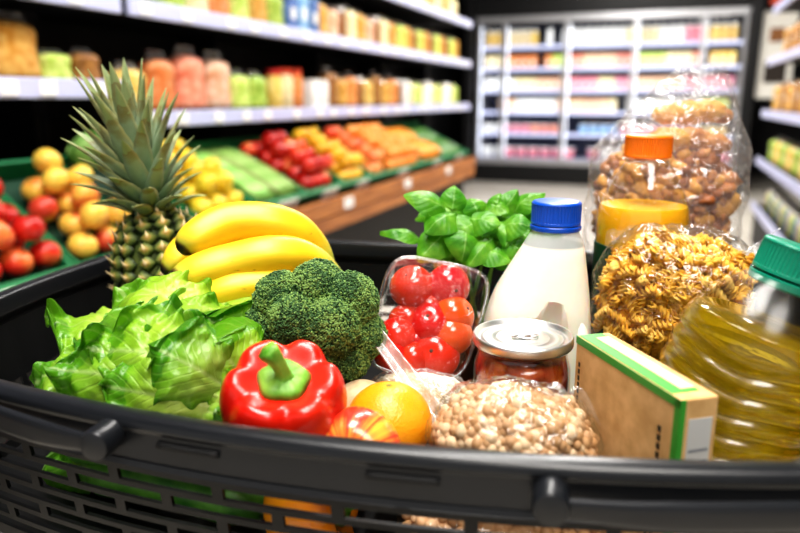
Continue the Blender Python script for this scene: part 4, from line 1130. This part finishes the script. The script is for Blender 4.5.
# fusilli
def fusilli_tmpl():
    V, F = [], []; n = 22; m = 12
    for i in range(n):
        k = i/(n-1); z = (k-.5)*2.9
        for j in range(m):
            b = 2*PI*j/m; a = b+k*3.4*PI; r = .40+.22*math.cos(3*b); V.append((r*math.cos(a), r*math.sin(a), z))
    for i in range(n-1):
        for j in range(m): j2 = (j+1) % m; F.append((i*m+j, i*m+j2, i*m+m+j2, i*m+m+j))
    F.append(tuple(reversed(range(m)))); F.append(tuple(range(n*m-m, n*m)))
    return np.array(V), F
fus = [mat('fusilli', 'fac850', rough=.5, transl=.25, vary=('f0b83c', 60)), mat('fusilli_light', 'fad06a', rough=.5, transl=.2), mat('fusilli_deep', 'f0ba44', rough=.55, transl=.1)]
fb = thing('pasta_bag', 'clear bag of yellow spiral fusilli pasta between milk and oil bottles', 'bag', at(675, 300, .642), (R(-14), R(4), R(-12)))
fd = (.074, .040, .066)
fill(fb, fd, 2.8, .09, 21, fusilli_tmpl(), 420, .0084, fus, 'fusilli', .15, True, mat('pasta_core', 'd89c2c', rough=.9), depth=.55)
bagfilm(fb, fd, 2.8, .09, 21, M['bagfilm'], .003, .0035)
def top(u, v):  # gathered seam across the top of the bag
    x = (v-.5)*.14; return Vector((x, .004+.004*math.sin(v*31), .058-.014*(2*v-1)**2+u*.014+.0022*math.sin(v*47)*u))
G().grid(top, 8, 60).obj('top_seam', M['bagfilm2'], fb)
def flap(u, v): # loose corner of film toward the oil bottle
    return Vector((.052+.034*u, -.004+.010*math.sin(v*7+u*2)*u, .040+(v-.5)*.050*(.4+.6*u)+.016*u+.003*math.sin(v*23)))
G().grid(flap, 14, 30).obj('loose_corner', M['bagfilm2'], fb)

# biscuit / granola clusters bag behind the juice
nb = thing('cluster_bag', 'tall clear bag of golden brown granola clusters behind the orange juice bottle', 'bag', at(663, 205, .855), (R(-4), R(4), R(-12)))
nd = (.086, .031, .082)
rs = np.random.RandomState(9)
ck_ = ICO2[0]*(1+.75*np.array([noise.noise(Vector(v*2.3)) for v in ICO2[0]])[:, None])*np.array((1, .85, .7))
clu = [mat('granola', 'd49450', rough=.5, vary=('a86430', 70)), mat('granola_gold', 'e8ac50', rough=.45, vary=('d0903c', 70)), mat('granola_dark', '94562a', rough=.5)]
fill(nb, nd, 2.6, .07, 31, (ck_, ICO2[1]), 560, .0098, clu, 'granola_clusters', .5, mat('granola_core', '8a5020', rough=.9), depth=.6)
for i, (x, y, zz, r_, m_) in enumerate([(-.005, -.012, .078, .020, 1), (-.03, -.008, .065, .018, 1), (.020, -.006, .082, .018, 0), (.046, -.006, .078, .016, 0), (.012, .002, .112, .019, 1), (.034, .0, .116, .017, 1), (-.010, .0, .108, .015, 1), (.05, .004, .112, .012, 0)]):
    G().ball((x, y, zz), r_, (1.25, .75, .75), 22, 28, lambda d, i=i: 1+.16*nz3(*d, 3, i)+.07*nz3(*d, 8, i)).obj('biscuit', clu[m_], nb)
def nfilm(u, w):
    th = 2*PI*w; H0, H1 = -.082, .165
    z = H0+(H1-H0)*u
    if z < .06: k = 1-.12*max(0, -z/.082)**3; cx = 0
    else:
        q = (z-.06)/(H1-.06); k = 1-.72*q**1.15; cx = .022*q
    wx = .092*k*(1+.05*nz3(math.cos(th), math.sin(th), z*20, 2.0, 3)+.035*math.sin(9*th+z*60)*max(0, u-.45)); wy = .035*k*(1+.1*nz3(math.cos(th), math.sin(th), z*25, 2.5, 8))
    c_, s_ = math.cos(th), math.sin(th)
    return (cx+wx*math.copysign(abs(c_)**.8, c_), wy*math.copysign(abs(s_)**.8, s_), z+.006*math.sin(3*th)*max(0, u-.6)*2)
G().grid(nfilm, 60, 72, wrap=True).obj('film', film('crinkly_bag_film', base=.09, edge=.6, bump=(45, 1.0, .02), rough=.16, haze=.07), nb)

# ---------- milk bottle
mk = thing('milk_bottle', 'translucent plastic milk bottle with blue cap beside the pasta bag', 'bottle', Vector((at(545, 300, .665).x, .665, FLZ)), (0, 0, R(-6)))
def milk_mat():
    m, t, o = nt('milk_bottle_plastic')
    tc = N(t, 'ShaderNodeTexCoord').outputs['Object']; sp = N(t, 'ShaderNodeSeparateXYZ', {0: tc})
    f = N(t, 'ShaderNodeMapRange', {'Value': sp.outputs[2], 'From Min': .212, 'From Max': .214})
    b = N(t, 'ShaderNodeBsdfPrincipled', {'Base Color': lin('f0eadb'), 'Roughness': .32, 'Subsurface Weight': .5, 'Subsurface Scale': .02})
    b2 = N(t, 'ShaderNodeBsdfPrincipled', {'Base Color': lin('dfe4e2'), 'Roughness': .3, 'Alpha': .55})
    mx = N(t, 'ShaderNodeMixShader', {0: f.outputs[0], 1: b.outputs[0], 2: b2.outputs[0]}); t.links.new(mx.outputs[0], o.inputs[0]); return m
secs = [ # z, half width x, half depth, centre x, squareness
 (0, .044, .036, -.008, 3), (.004, .050, .042, -.008, 4), (.03, .0525, .044, -.008, 4), (.11, .0525, .044, -.008, 4), (.131, .0517, .043, -.0078, 3.6), (.150, .0488, .041, -.0062, 3.2), (.166, .0452, .038, -.004, 2.9), (.186, .0385, .034, 0, 2.6), (.207, .031, .029, .0045, 2.3), (.220, .0255, .0245, .006, 2), (.226, .0225, .0222, .0065, 2), (.229, .0205, .0205, .0065, 2), (.236, .0200, .0200, .0065, 2)]
def sec(z):
    for a, b in zip(secs, secs[1:]):
        if a[0] <= z <= b[0]:
            k = (z-a[0])/(b[0]-a[0]); return [a[i]*(1-k)+b[i]*k for i in range(5)]
    return secs[-1]
def mf(u, w):
    z = .236*u; _, hx, hy, cx, p = sec(z); th = 2*PI*w; c_, s_ = math.cos(th), math.sin(th)
    r = (abs(c_)**p+abs(s_)**p)**(-1/p); return (cx+hx*c_*r, hy*s_*r, z)
g = G().grid(mf, 60, 64, wrap=True)
g.f.append(tuple(reversed(range(64)))); g.mi.append(0); g.f.append(tuple(59*64+k for k in range(64))); g.mi.append(0)
body = g.obj('bottle_body', milk_mat(), mk)
def fixn(o):
    b_ = bmesh.new(); b_.from_mesh(o.data); bmesh.ops.recalc_face_normals(b_, faces=b_.faces); b_.to_mesh(o.data); b_.free()
fixn(body)
cut = G(); cut.tube([(.030, -.035, .03), (.030, -.035, .06), (.028, -.033, .125), (.0275, -.033, .150)], [.004, .013, .0125, .004], 20)
cut.tube([(.030, -.06, .06), (.030, .06, .06)], .001, 6)
cut = G().tube([(.000, -.058, .018), (.000, -.058, .030), (.001, -.057, .118), (.003, -.054, .146), (.007, -.050, .166), (.008, -.049, .173)], [.006, .0225, .0225, .021, .014, .004], 24)
co = cut.obj('recess_cutter', M['rubber']); 
fixn(co)
bpy.context.view_layer.update()
md = body.modifiers.new('recess', 'BOOLEAN'); md.operation = 'DIFFERENCE'; md.solver = 'EXACT'
co.parent = mk; md.object = co
bpy.context.view_layer.update()
dgp = bpy.context.evaluated_depsgraph_get(); me2 = bpy.data.meshes.new_from_object(body.evaluated_get(dgp))
body.modifiers.clear(); body.data = me2; bpy.data.objects.remove(co)
me2.polygons.foreach_set('use_smooth', [True]*len(me2.polygons)); me2.polygons.foreach_set('material_index', [0]*len(me2.polygons)); me2.set_sharp_from_angle(angle=R(50))
G().tube([(.034, -.0315, .010), (.034, -.034, .04), (.034, -.034, .09), (.031, -.032, .125), (.024, -.0265, .158)], [.008, .0105, .0105, .010, .006], 14).obj('handle', mat('milk_handle', 'efe9da', rough=.32, sss=.4, sssr=(.02,)), mk)
M['bluecap'] = mat('blue_cap', '0c50c0', rough=.3, spec=.5)
def cap(t, r, h, c, m_, ribs=60, name='cap'):
    def f(rr_, z, a): return rr_*(1+.018*math.cos(ribs*a)) if .12*h < z-c[2] < .88*h else rr_
    g = G(); V = [(0, 0), (r, 0), (r, .06*h)]+[(r, h*(.14+.72*k/6)) for k in range(7)]+[(r*.99, h*.92), (r*.93, h*.985), (r*.80, h), (0, h)]
    return g.lathe([(a, b) for a, b in V], ribs*4 if ribs < 50 else 240, (c[0], c[1], 0), fn=None).obj(name, m_, t, smooth='auto')
def cap2(t, r, h, c, m_, ribs=60, name='cap'):
    g = G(); prof = [(0, 0), (r, 0), (r, .10*h), (r, .12*h), (r, .86*h), (r, .88*h), (r*.985, .94*h), (r*.93, .99*h), (r*.85, h), (0, h)]
    def fn(rr_, z, a): return rr_*(1-.03*(.5+.5*math.cos(ribs*a))) if .11*h < z-c[2]+0 < .87*h else rr_
    return G().lathe([(a, b+c[2]) for a, b in prof], ribs*6, (c[0], c[1], 0), fn=fn).obj(name, m_, t, smooth='auto')
cap2(mk, .0235, .0215, (.0065, 0, .2335), M['bluecap'], 48, 'blue_cap')
G().lathe([(.0235, .2275), (.0243, .2285), (.0243, .2315), (.0235, .2325)], 48, (.0065, 0, 0)).obj('tamper_ring', M['bluecap'], mk, smooth='auto')

# ---------- juice bottle
jb = thing('juice_bottle', 'plastic bottle of orange juice with orange cap in front of the granola bag', 'bottle', Vector((at(644, 200, .745).x, .745, FLZ)), (0, 0, 0))
M['petfilm'] = film('clear_bottle_plastic', base=.05, edge=.7, bump=(12, .3, .004), rough=.03)
jp = [(0, 0), (.040, 0), (.047, .006), (.048, .03), (.048, .205), (.0482, .222), (.0465, .235), (.0425, .248), (.0370, .260), (.0305, .272), (.0245, .282), (.0205, .288), (.0200, .302)]
G().lathe(jp, 56).obj('bottle_body', M['petfilm'], jb)
jl = [(0, .002)]+[(r_-.0012, z_+.0015) for r_, z_ in jp[1:7]]+[(.0440, .2395), (0, .2395)]
M['juice'] = mat('orange_juice', 'ffc024', rough=.25, sss=.3, sssr=(.03,), transl=.15)
G().lathe(jl, 56).obj('juice', M['juice'], jb, smooth='auto')
G().lathe([(.0486, .10), (.0488, .1005), (.0488, .198), (.0484, .1985)], 56).obj('green_label', mat('juice_label', '12402c', rough=.4), jb, smooth='auto')
G().lathe([(.0205, .284), (.0225, .285), (.0225, .2875), (.0205, .2885)], 48).obj('neck_ring', M['petfilm'], jb, smooth='auto')
M['orangecap'] = mat('orange_cap', 'f47a10', rough=.35)
cap2(jb, .0240, .0230, (0, 0, .290), M['orangecap'], 60, 'orange_cap')
zj = at(650, 135, .745).z

# ---------- oil bottle
ob = thing('oil_bottle', 'ribbed clear bottle of golden cooking oil with teal cap, leaning beside the cardboard box', 'bottle', (.224, .505, FLZ+.018), (R(2), R(17), 0))
RO = .0585
def orad(z):
    if z < .006: return RO*(.86+.14*z/.006)
    if z < .158:
        k = (z-.01)/.148; return RO*(1+.018*math.sin(z*2*PI/.0155))
    if z < .212:
        k = (z-.158)/.054; return RO+(.0255-RO)*(k**1.7)
    return .0235 if z > .214 else .0250
prof = [(0, 0)]+[(orad(z_), z_) for z_ in np.linspace(0, .226, 120)]
def wob(r_, z_, a):
    if .008 < z_ < .158:
        return RO*(1+.036*math.sin((z_+.0035*math.sin(2*a)+.0015*math.sin(5*a))*2*PI/.0155)-.012*(abs(math.sin(2*a))**6))
    return r_
G().lathe(prof, 72, fn=wob).obj('bottle_body', film('oil_bottle_plastic', base=.035, edge=.5, rough=.22), ob)
m, t, o = nt('golden_oil')
lw = N(t, 'ShaderNodeLayerWeight', {'Blend': .3})
tc = N(t, 'ShaderNodeTexCoord').outputs['Object']
b = N(t, 'ShaderNodeBsdfPrincipled', {'Base Color': lin('fae43c'), 'Roughness': .02, 'Transmission Weight': 1.0, 'IOR': 1.40})
b2 = N(t, 'ShaderNodeBsdfPrincipled', {'Base Color': lin('e0b800'), 'Roughness': .15})
tr = N(t, 'ShaderNodeBsdfTranslucent', {'Color': lin('ffec20')})
m1 = N(t, 'ShaderNodeMixShader', {0: .5, 1: b2.outputs[0], 2: tr.outputs[0]})
m2 = N(t, 'ShaderNodeMixShader', {0: .25, 1: b.outputs[0], 2: m1.outputs[0]}); t.links.new(m2.outputs[0], o.inputs[0]); M['oil'] = m
lp = [(0, .0025)]+[(max(.001, r_-.0016), max(z_, .0025)) for r_, z_ in prof[1:] if z_ < .176]; lp.append((0, lp[-1][1]))
G().lathe(lp, 72, fn=lambda r_, z_, a: (wob(r_, z_, a)-.0016 if .008 < z_ < .158 and r_ > .02 else r_)).obj('oil', M['oil'], ob)
M['tealcap'] = mat('teal_cap', '0c8468', rough=.35)
cap2(ob, .0275, .024, (0, 0, .214), M['tealcap'], 54, 'teal_cap')
G().lathe([(.026, .205), (.0275, .2065), (.0275, .2115), (.026, .2125)], 54).obj('tamper_ring', M['tealcap'], ob, smooth='auto')

# ---------- jar of sauce with a metal lid
jr = thing('sauce_jar', 'glass jar of red brown sauce with silver pull tab lid behind the chickpeas', 'jar', Vector((at(523, 335, .575).x, .575, FLZ)), (0, 0, R(10)))
zt = .1475
G().lathe([(0, 0), (.036, 0), (.041, .004), (.042, .012), (.042, zt-.030), (.0415, zt-.022), (.0385, zt-.012), (.0385, zt-.004)], 56).obj('glass_body', film('jar_glass', base=.08, edge=.65, rough=.02), jr)
m, t, o = nt('red_brown_sauce'); tc = N(t, 'ShaderNodeTexCoord').outputs['Object']; nz = N(t, 'ShaderNodeTexNoise', {'Vector': tc, 'Scale': 45.0, 'Detail': 3.0})
b = N(t, 'ShaderNodeBsdfPrincipled', {'Base Color': ramp(t, nz.outputs['Fac'], [(.38, '5a1406'), (.55, '9c3410'), (.68, 'c8641c')]), 'Roughness': .2, 'Subsurface Weight': .3, 'Subsurface Scale': .01, 'Coat Weight': .5}); t.links.new(b.outputs[0], o.inputs[0])
G().lathe([(0, .003), (.036, .003), (.0402, .008), (.0402, zt-.032), (.0395, zt-.024), (.037, zt-.014), (0, zt-.014)], 48).obj('sauce', m, jr)
M['tin'] = mat('tin_lid', 'dededc', rough=.36, metal=1, bump=(400, .1, .0005))
lidp = [(.0392, zt-.0035), (.0425, zt-.0035), (.0432, zt-.002), (.0432, zt+.003), (.0422, zt+.0055), (.0408, zt+.005), (.0398, zt+.0015), (.0360, zt+.001), (.0350, zt+.0020), (.0335, zt+.0020), (.0325, zt+.001), (.0240, zt+.001), (.0232, zt+.0018), (.0222, zt+.0018), (.0214, zt+.001), (.0120, zt+.001), (0, zt+.001)]
G().lathe(lidp, 72).obj('metal_lid', M['tin'], jr)
tb = G().tube([(.011+.0075*math.cos(a)*1.15-.006, .0060*math.sin(a), zt+.0024) for a in [2*PI*k/24 for k in range(24)]], .0008, 8, closed=True).obj('pull_ring', M['tin'], jr)
G().tube([(.006, 0, zt+.0025), (-.002, 0, zt+.0028), (-.010, 0, zt+.0022)], [.004, .0045, .002], 10, cross=lambda a, k: (math.cos(a)*.3, math.sin(a))).obj('pull_tab', M['tin'], jr)
G().lathe([(0, zt+.001), (.0028, zt+.001), (.0028, zt+.0042), (0, zt+.0046)], 16).obj('rivet', M['tin'], tb, smooth='auto')
G().lathe([(.0423, .02), (.0425, .0205), (.0425, .075), (.0423, .0755)], 56).obj('paper_label', mat('jar_label', '9aa06a', rough=.6), jr, smooth='auto')

# ---------- cardboard box
M['card'] = mat('brown_cardboard', 'e0b880', rough=.75, vary=('c89e66', 60), bump=(300, .15, .0005))
M['green'] = mat('green_print', '3c9a34', rough=.5); M['ink'] = mat('dark_ink', '3a3020', rough=.7); M['wlabel'] = mat('white_label', 'c8c8c6', rough=.5)
M['cream'] = mat('cream_print', 'e6d2a4', rough=.6); M['grey'] = mat('grey_print', '8a8c90', rough=.6)
A, Bc = at(577, 334, .520), at(681, 402, .398)
ztop = (A.z+Bc.z)/2; dv = Vector((Bc.x-A.x, Bc.y-A.y, 0)); LB = dv.length; ab_ = math.atan2(dv.y, dv.x)
bx = thing('cardboard_box', 'brown cardboard food box with green printed top beside the chickpea bag', 'box', (A.x, A.y, FLZ), (0, 0, ab_))
HB = ztop-FLZ; TB = .028
bevel(G().box((LB/2, TB/2, HB/2), (LB, TB, HB)).obj('carton', M['card'], bx, smooth=False), .0012)
def decal(nm, c_, d_, m_): return G().box(c_, d_).obj(nm, m_, bx, smooth=False)
e = .0004
decal('green_top_panel', (LB/2-.004, TB/2-.003, HB+e/2), (LB-.012, TB-.008, e), M['green'])
decal('cream_top_window', (LB/2-.002, TB/2+.002, HB+e*1.2), (LB*.80, .011, e), M['cream'])
decal('green_edge_stripe', (LB/2, -e/2, HB-.003), (LB, e, .006), M['green'])
decal('green_corner_stripe', (LB-.0025, -e/2, HB/2), (.005, e, HB), M['green'])
decal('green_side_stripe', (LB+e/2, .002, HB/2), (e, .004, HB), M['green'])
lb_ = decal('white_side_label', (LB+e/2, TB*.56, HB*.52), (e, TB*.62, HB*.80), M['wlabel'])
for k in range(14): G().box((LB+e*1.1, TB*.56, HB*.18+k*HB*.047), (e, TB*.50, .0022)).obj('printed_line', M['grey'], lb_, smooth=False)
# small rotated print lines on the front face: left edge and right edge
for k in range(9): decal('small_print', (.0065, -e/2, HB-.022-k*.0055), (.0022, e, .0036), M['ink'])
for k in range(10): decal('small_print', (LB*.86, -e/2, HB*.84-k*.0062), (.0032, e, .0040), M['ink'])
for k in range(3):
    o_ = decal('dark_mark', (LB*.78+k*.0055, -e/2, HB*.42), (.0026, e, .020), M['ink'])
decal('dark_mark', (LB*.70, -e/2, HB*.46), (.004, e, .004), M['ink'])

# ---------- basil
def basil_mat():
    m, t, o = nt('basil_leaf')
    a = N(t, 'ShaderNodeAttribute', attribute_name='puv'); sp = N(t, 'ShaderNodeSeparateXYZ', {0: a.outputs['Vector']})
    tc = N(t, 'ShaderNodeTexCoord').outputs['Object']; nz = N(t, 'ShaderNodeTexNoise', {'Vector': tc, 'Scale': 50.0, 'Detail': 3.0})
    x = N(t, 'ShaderNodeMath', {0: sp.outputs[1], 1: .5}, operation='SUBTRACT'); ab = N(t, 'ShaderNodeMath', {0: x.outputs[0]}, operation='ABSOLUTE')
    vv = N(t, 'ShaderNodeMath', {0: ab.outputs[0], 1: -.7, 2: sp.outputs[0]}, operation='MULTIPLY_ADD'); st = N(t, 'ShaderNodeMath', {0: vv.outputs[0], 1: 42.0}, operation='MULTIPLY'); si = N(t, 'ShaderNodeMath', {0: st.outputs[0]}, operation='SINE')
    c = ramp(t, nz.outputs['Fac'], [(.3, '3c8a14'), (.5, '5ca420'), (.75, '8cc440')])
    rib = N(t, 'ShaderNodeMapRange', {'Value': ab.outputs[0], 'From Min': .035, 'From Max': .0, 'To Max': .6})
    c2 = N(t, 'ShaderNodeMix', {0: rib.outputs[0], 6: c, 7: lin('a8d878')}, data_type='RGBA')
    bp = N(t, 'ShaderNodeBump', {'Height': si.outputs[0], 'Strength': .14, 'Distance': .0012})
    b = N(t, 'ShaderNodeBsdfPrincipled', {'Base Color': c2.outputs[2], 'Roughness': .45, 'Normal': bp.outputs[0], 'Coat Weight': .05})
    tr = N(t, 'ShaderNodeBsdfTranslucent', {'Color': c2.outputs[2]}); ms = N(t, 'ShaderNodeMixShader', {0: .4, 1: b.outputs[0], 2: tr.outputs[0]}); t.links.new(ms.outputs[0], o.inputs[0]); return m
M['basil'] = basil_mat(); M['bstem'] = mat('basil_stem', '7ab048', rough=.5)
bs = thing('potted_basil', 'bushy potted basil plant with bright green leaves behind the tomato punnet', 'basil plant', (at(470, 250, .76).x, .76, FLZ))
B0 = bs.location.copy()
G().lathe([(0, 0), (.034, 0), (.036, .004), (.045, .085), (.048, .086), (.048, .094), (.044, .095), (.043, .086), (0, .084)], 40).obj('pot', mat('brown_pot', '3a2418', rough=.5), bs, smooth='auto')
G().ball((0, 0, .082), .042, (1, 1, .12), 10, 20, lambda d: 1+.1*nz3(*d, 8)).obj('soil', mat('soil', '2a1c12', rough=.9, bump=(200, .8, .003)), bs)
def basil_leaf(base, tip, wd, nrm_, arch=.15, cup=.35, seed=0):
    base, tip = Vector(base), Vector(tip); X = tip-base; L = X.length; X.normalize(); Nn = Vector(nrm_); Nn = (Nn-X*Nn.dot(X)).normalized(); S = Nn.cross(X)
    def f(u, v):
        t_ = v*2-1; w_ = wd*(math.sin(PI*(u**.72))**.8)+.0006
        if u > .985: w_ = .0004
        nn = arch*L*math.sin(PI*u)-.06*L*u**3+cup*w_*(abs(t_)**1.6)*-1+.0025*nz3(u*L*50, t_*wd*50, seed, 1, seed)+.0016*abs(math.sin(9*u+seed))*(1-abs(t_))
        return base+X*u*L+Nn*nn+S*w_*t_
    G().grid(f, 20, 13).obj('leaf', M['basil'], bs)
rb_ = random.Random(12)
BL_ = [((447, 213, .735), (404, 194, .73), .017, (0, -.7, .8)), ((452, 212, .735), (455, 185, .75), .014, (0, -1, .2)), ((420, 240, .73), (380, 232, .73), .013, (0, -.4, 1)),
       ((448, 232, .72), (418, 262, .70), .018, (-.2, -1, .5)), ((466, 226, .71), (462, 262, .69), .021, (.1, -1, .35)), ((492, 240, .71), (468, 267, .685), .014, (.2, -.7, 1)),
       ((480, 252, .70), (512, 262, .69), .015, (0, -.6, 1)), ((505, 240, .71), (528, 262, .70), .016, (.3, -1, .4)), ((455, 215, .72), (425, 232, .70), .018, (-.3, -.8, .7)),
       ((515, 212, .74), (545, 192, .745), .014, (0, -.5, 1)), ((500, 215, .74), (518, 189, .75), .011, (.2, -.9, .5)), ((495, 212, .74), (500, 193, .75), .010, (-.2, -1, .3)),
       ((478, 214, .735), (470, 198, .745), .013, (0, -1, .7)), ((468, 222, .72), (500, 224, .70), .017, (0, -.8, .8)), ((500, 228, .72), (532, 226, .70), .017, (.1, -.8, .7)),
       ((478, 222, .72), (455, 236, .70), .017, (-.2, -1, .5)), ((490, 212, .73), (482, 236, .70), .016, (.1, -1, .6)), ((512, 222, .73), (506, 246, .70), .017, (.2, -1, .5)), ((440, 222, .73), (428, 214, .71), .014, (-.4, -1, .3)), ((520, 235, .73), (540, 246, .71), .015, (.2, -.9, .6)),
       ((462, 206, .75), (440, 218, .73), .015, (-.1, -1, .8)), ((485, 205, .75), (508, 212, .73), .015, (.1, -.9, .8)), ((525, 212, .76), (538, 222, .735), .014, (.2, -.9, .7))]
for i, (a, b_, wd, nr) in enumerate(BL_): basil_leaf(pl(a), pl(b_), wd, nr, .16, .35, i)
for i in range(60):
    px, py, yy = rb_.uniform(428, 548), rb_.uniform(205, 262), rb_.uniform(.74, .80); a = rb_.uniform(0, 6.28); L_ = rb_.uniform(.028, .045)
    c_ = pl((px, py, yy)); d_ = Vector((math.cos(a), math.sin(a)*.7-.3, rb_.uniform(-.2, .5))).normalized()
    basil_leaf(c_-d_*L_/2, c_+d_*L_/2, L_*.38, (rb_.uniform(-.4, .4), -.8, .7), .15, .35, 40+i)
for i, (px, py, yy) in enumerate([(447, 215, .735), (470, 228, .72), (492, 218, .735), (515, 215, .74), (506, 240, .72), (420, 240, .735)]):
    e_ = pl((px, py, yy)); G().tube(cat([(rb_.uniform(-.02, .02), rb_.uniform(-.02, .02), .084), e_*.5+Vector((0, .0, .05)), e_], 12), [.0022]*6+[.0016]*6, 8).obj('stem', M['bstem'], bs)

# ---------- produce lying underneath, seen through the slots
ylp = mat('orange_pepper_skin', 'f08a0c', rough=.2, coat=.5, vary=('f6a41c', 18))
pepper(BK(-.165, .452, .848), .041, (R(80), R(20), R(75)), ylp, 'orange yellow bell pepper lying low behind the basket slots', (.006, .004))
M['cuke'] = mat('cucumber_skin', '2f6a20', rough=.35, vary=('5f9a38', 40), bump=(150, .2, .001))
def cucumber(p, q, r, lab):
    t = thing('cucumber', lab, 'cucumber', p); d = q-p
    n = 16
    G().tube([d*(i/(n-1))+Vector((0, 0, .006*math.sin(PI*i/(n-1)))) for i in range(n)], [r*(min(1, .35+math.sin(PI*min(max(i/(n-1), .02), .98))*1.6)) for i in range(n)], 18).obj('cucumber_body', M['cuke'], t)
    G().tube([d*-.03, d*.01], [r*.18, r*.3], 8).obj('stem_end', M['stalk'], t)
cucumber(BK(-.395, .50, .824), BK(-.215, .475, .824), .021, 'dark green cucumber lying lowest behind the basket slots')
cucumber(BK(-.40, .478, .862), BK(-.225, .462, .866), .017, 'slim green cucumber resting on the lower one under the lettuce')
M['romaine'] = M['lettuce']
rl = thing('romaine_lettuce', 'small romaine lettuce lying under the big lettuce behind the slots', 'romaine lettuce', BK(-.38, .56, .83))
for i in range(7):
    g = G(); y0 = -.03+.01*i; leaf(g, (.13, y0*.3, 0), (-.08, y0*1.4, .012*(i % 3)-.01), .030, (0, -.3+.1*i, 1), .12, .008, 60+i, 24, 20, roll=.4); g.obj('leaf', M['romaine'], rl)
M['potato'] = mat('potato_skin', 'b08a54', rough=.7, vary=('947040', 40), bump=(120, .3, .002))
for i, (u, v, zz) in enumerate([(-.10, .56, .828), (-.04, .50, .828), (-.17, .56, .828), (-.24, .60, .828), (-.12, .62, .828), (-.05, .585, .826), (-.30, .66, .828), (-.20, .67, .828), (-.13, .70, .828), (-.38, .68, .828), (-.24, .545, .826)]):
    t = thing('potato', 'brown potato in the bottom layer under the broccoli and bananas', 'potato', BK(u, v, zz), (0, 0, i*1.3), 'potatoes in the bottom layer')
    G().ball((0, 0, 0), .026, (1.25, .95, .95), 16, 20, lambda d, i=i: 1+.08*nz3(*d, 1.6, i)).obj('potato_skin', M['potato'], t)
t = thing('potato', 'pale potato wedged between the red bell pepper and the orange', 'potato', at(360, 402, .542), (.3, 0, .6))
G().ball((0, 0, 0), .019, (1.2, .95, 1.0), 20, 24, lambda d: 1+.08*nz3(*d, 1.6, 21)).obj('potato_skin', mat('pale_potato_skin', 'd8c09c', rough=.6, vary=('c0a078', 60), bump=(160, .3, .001)), t)
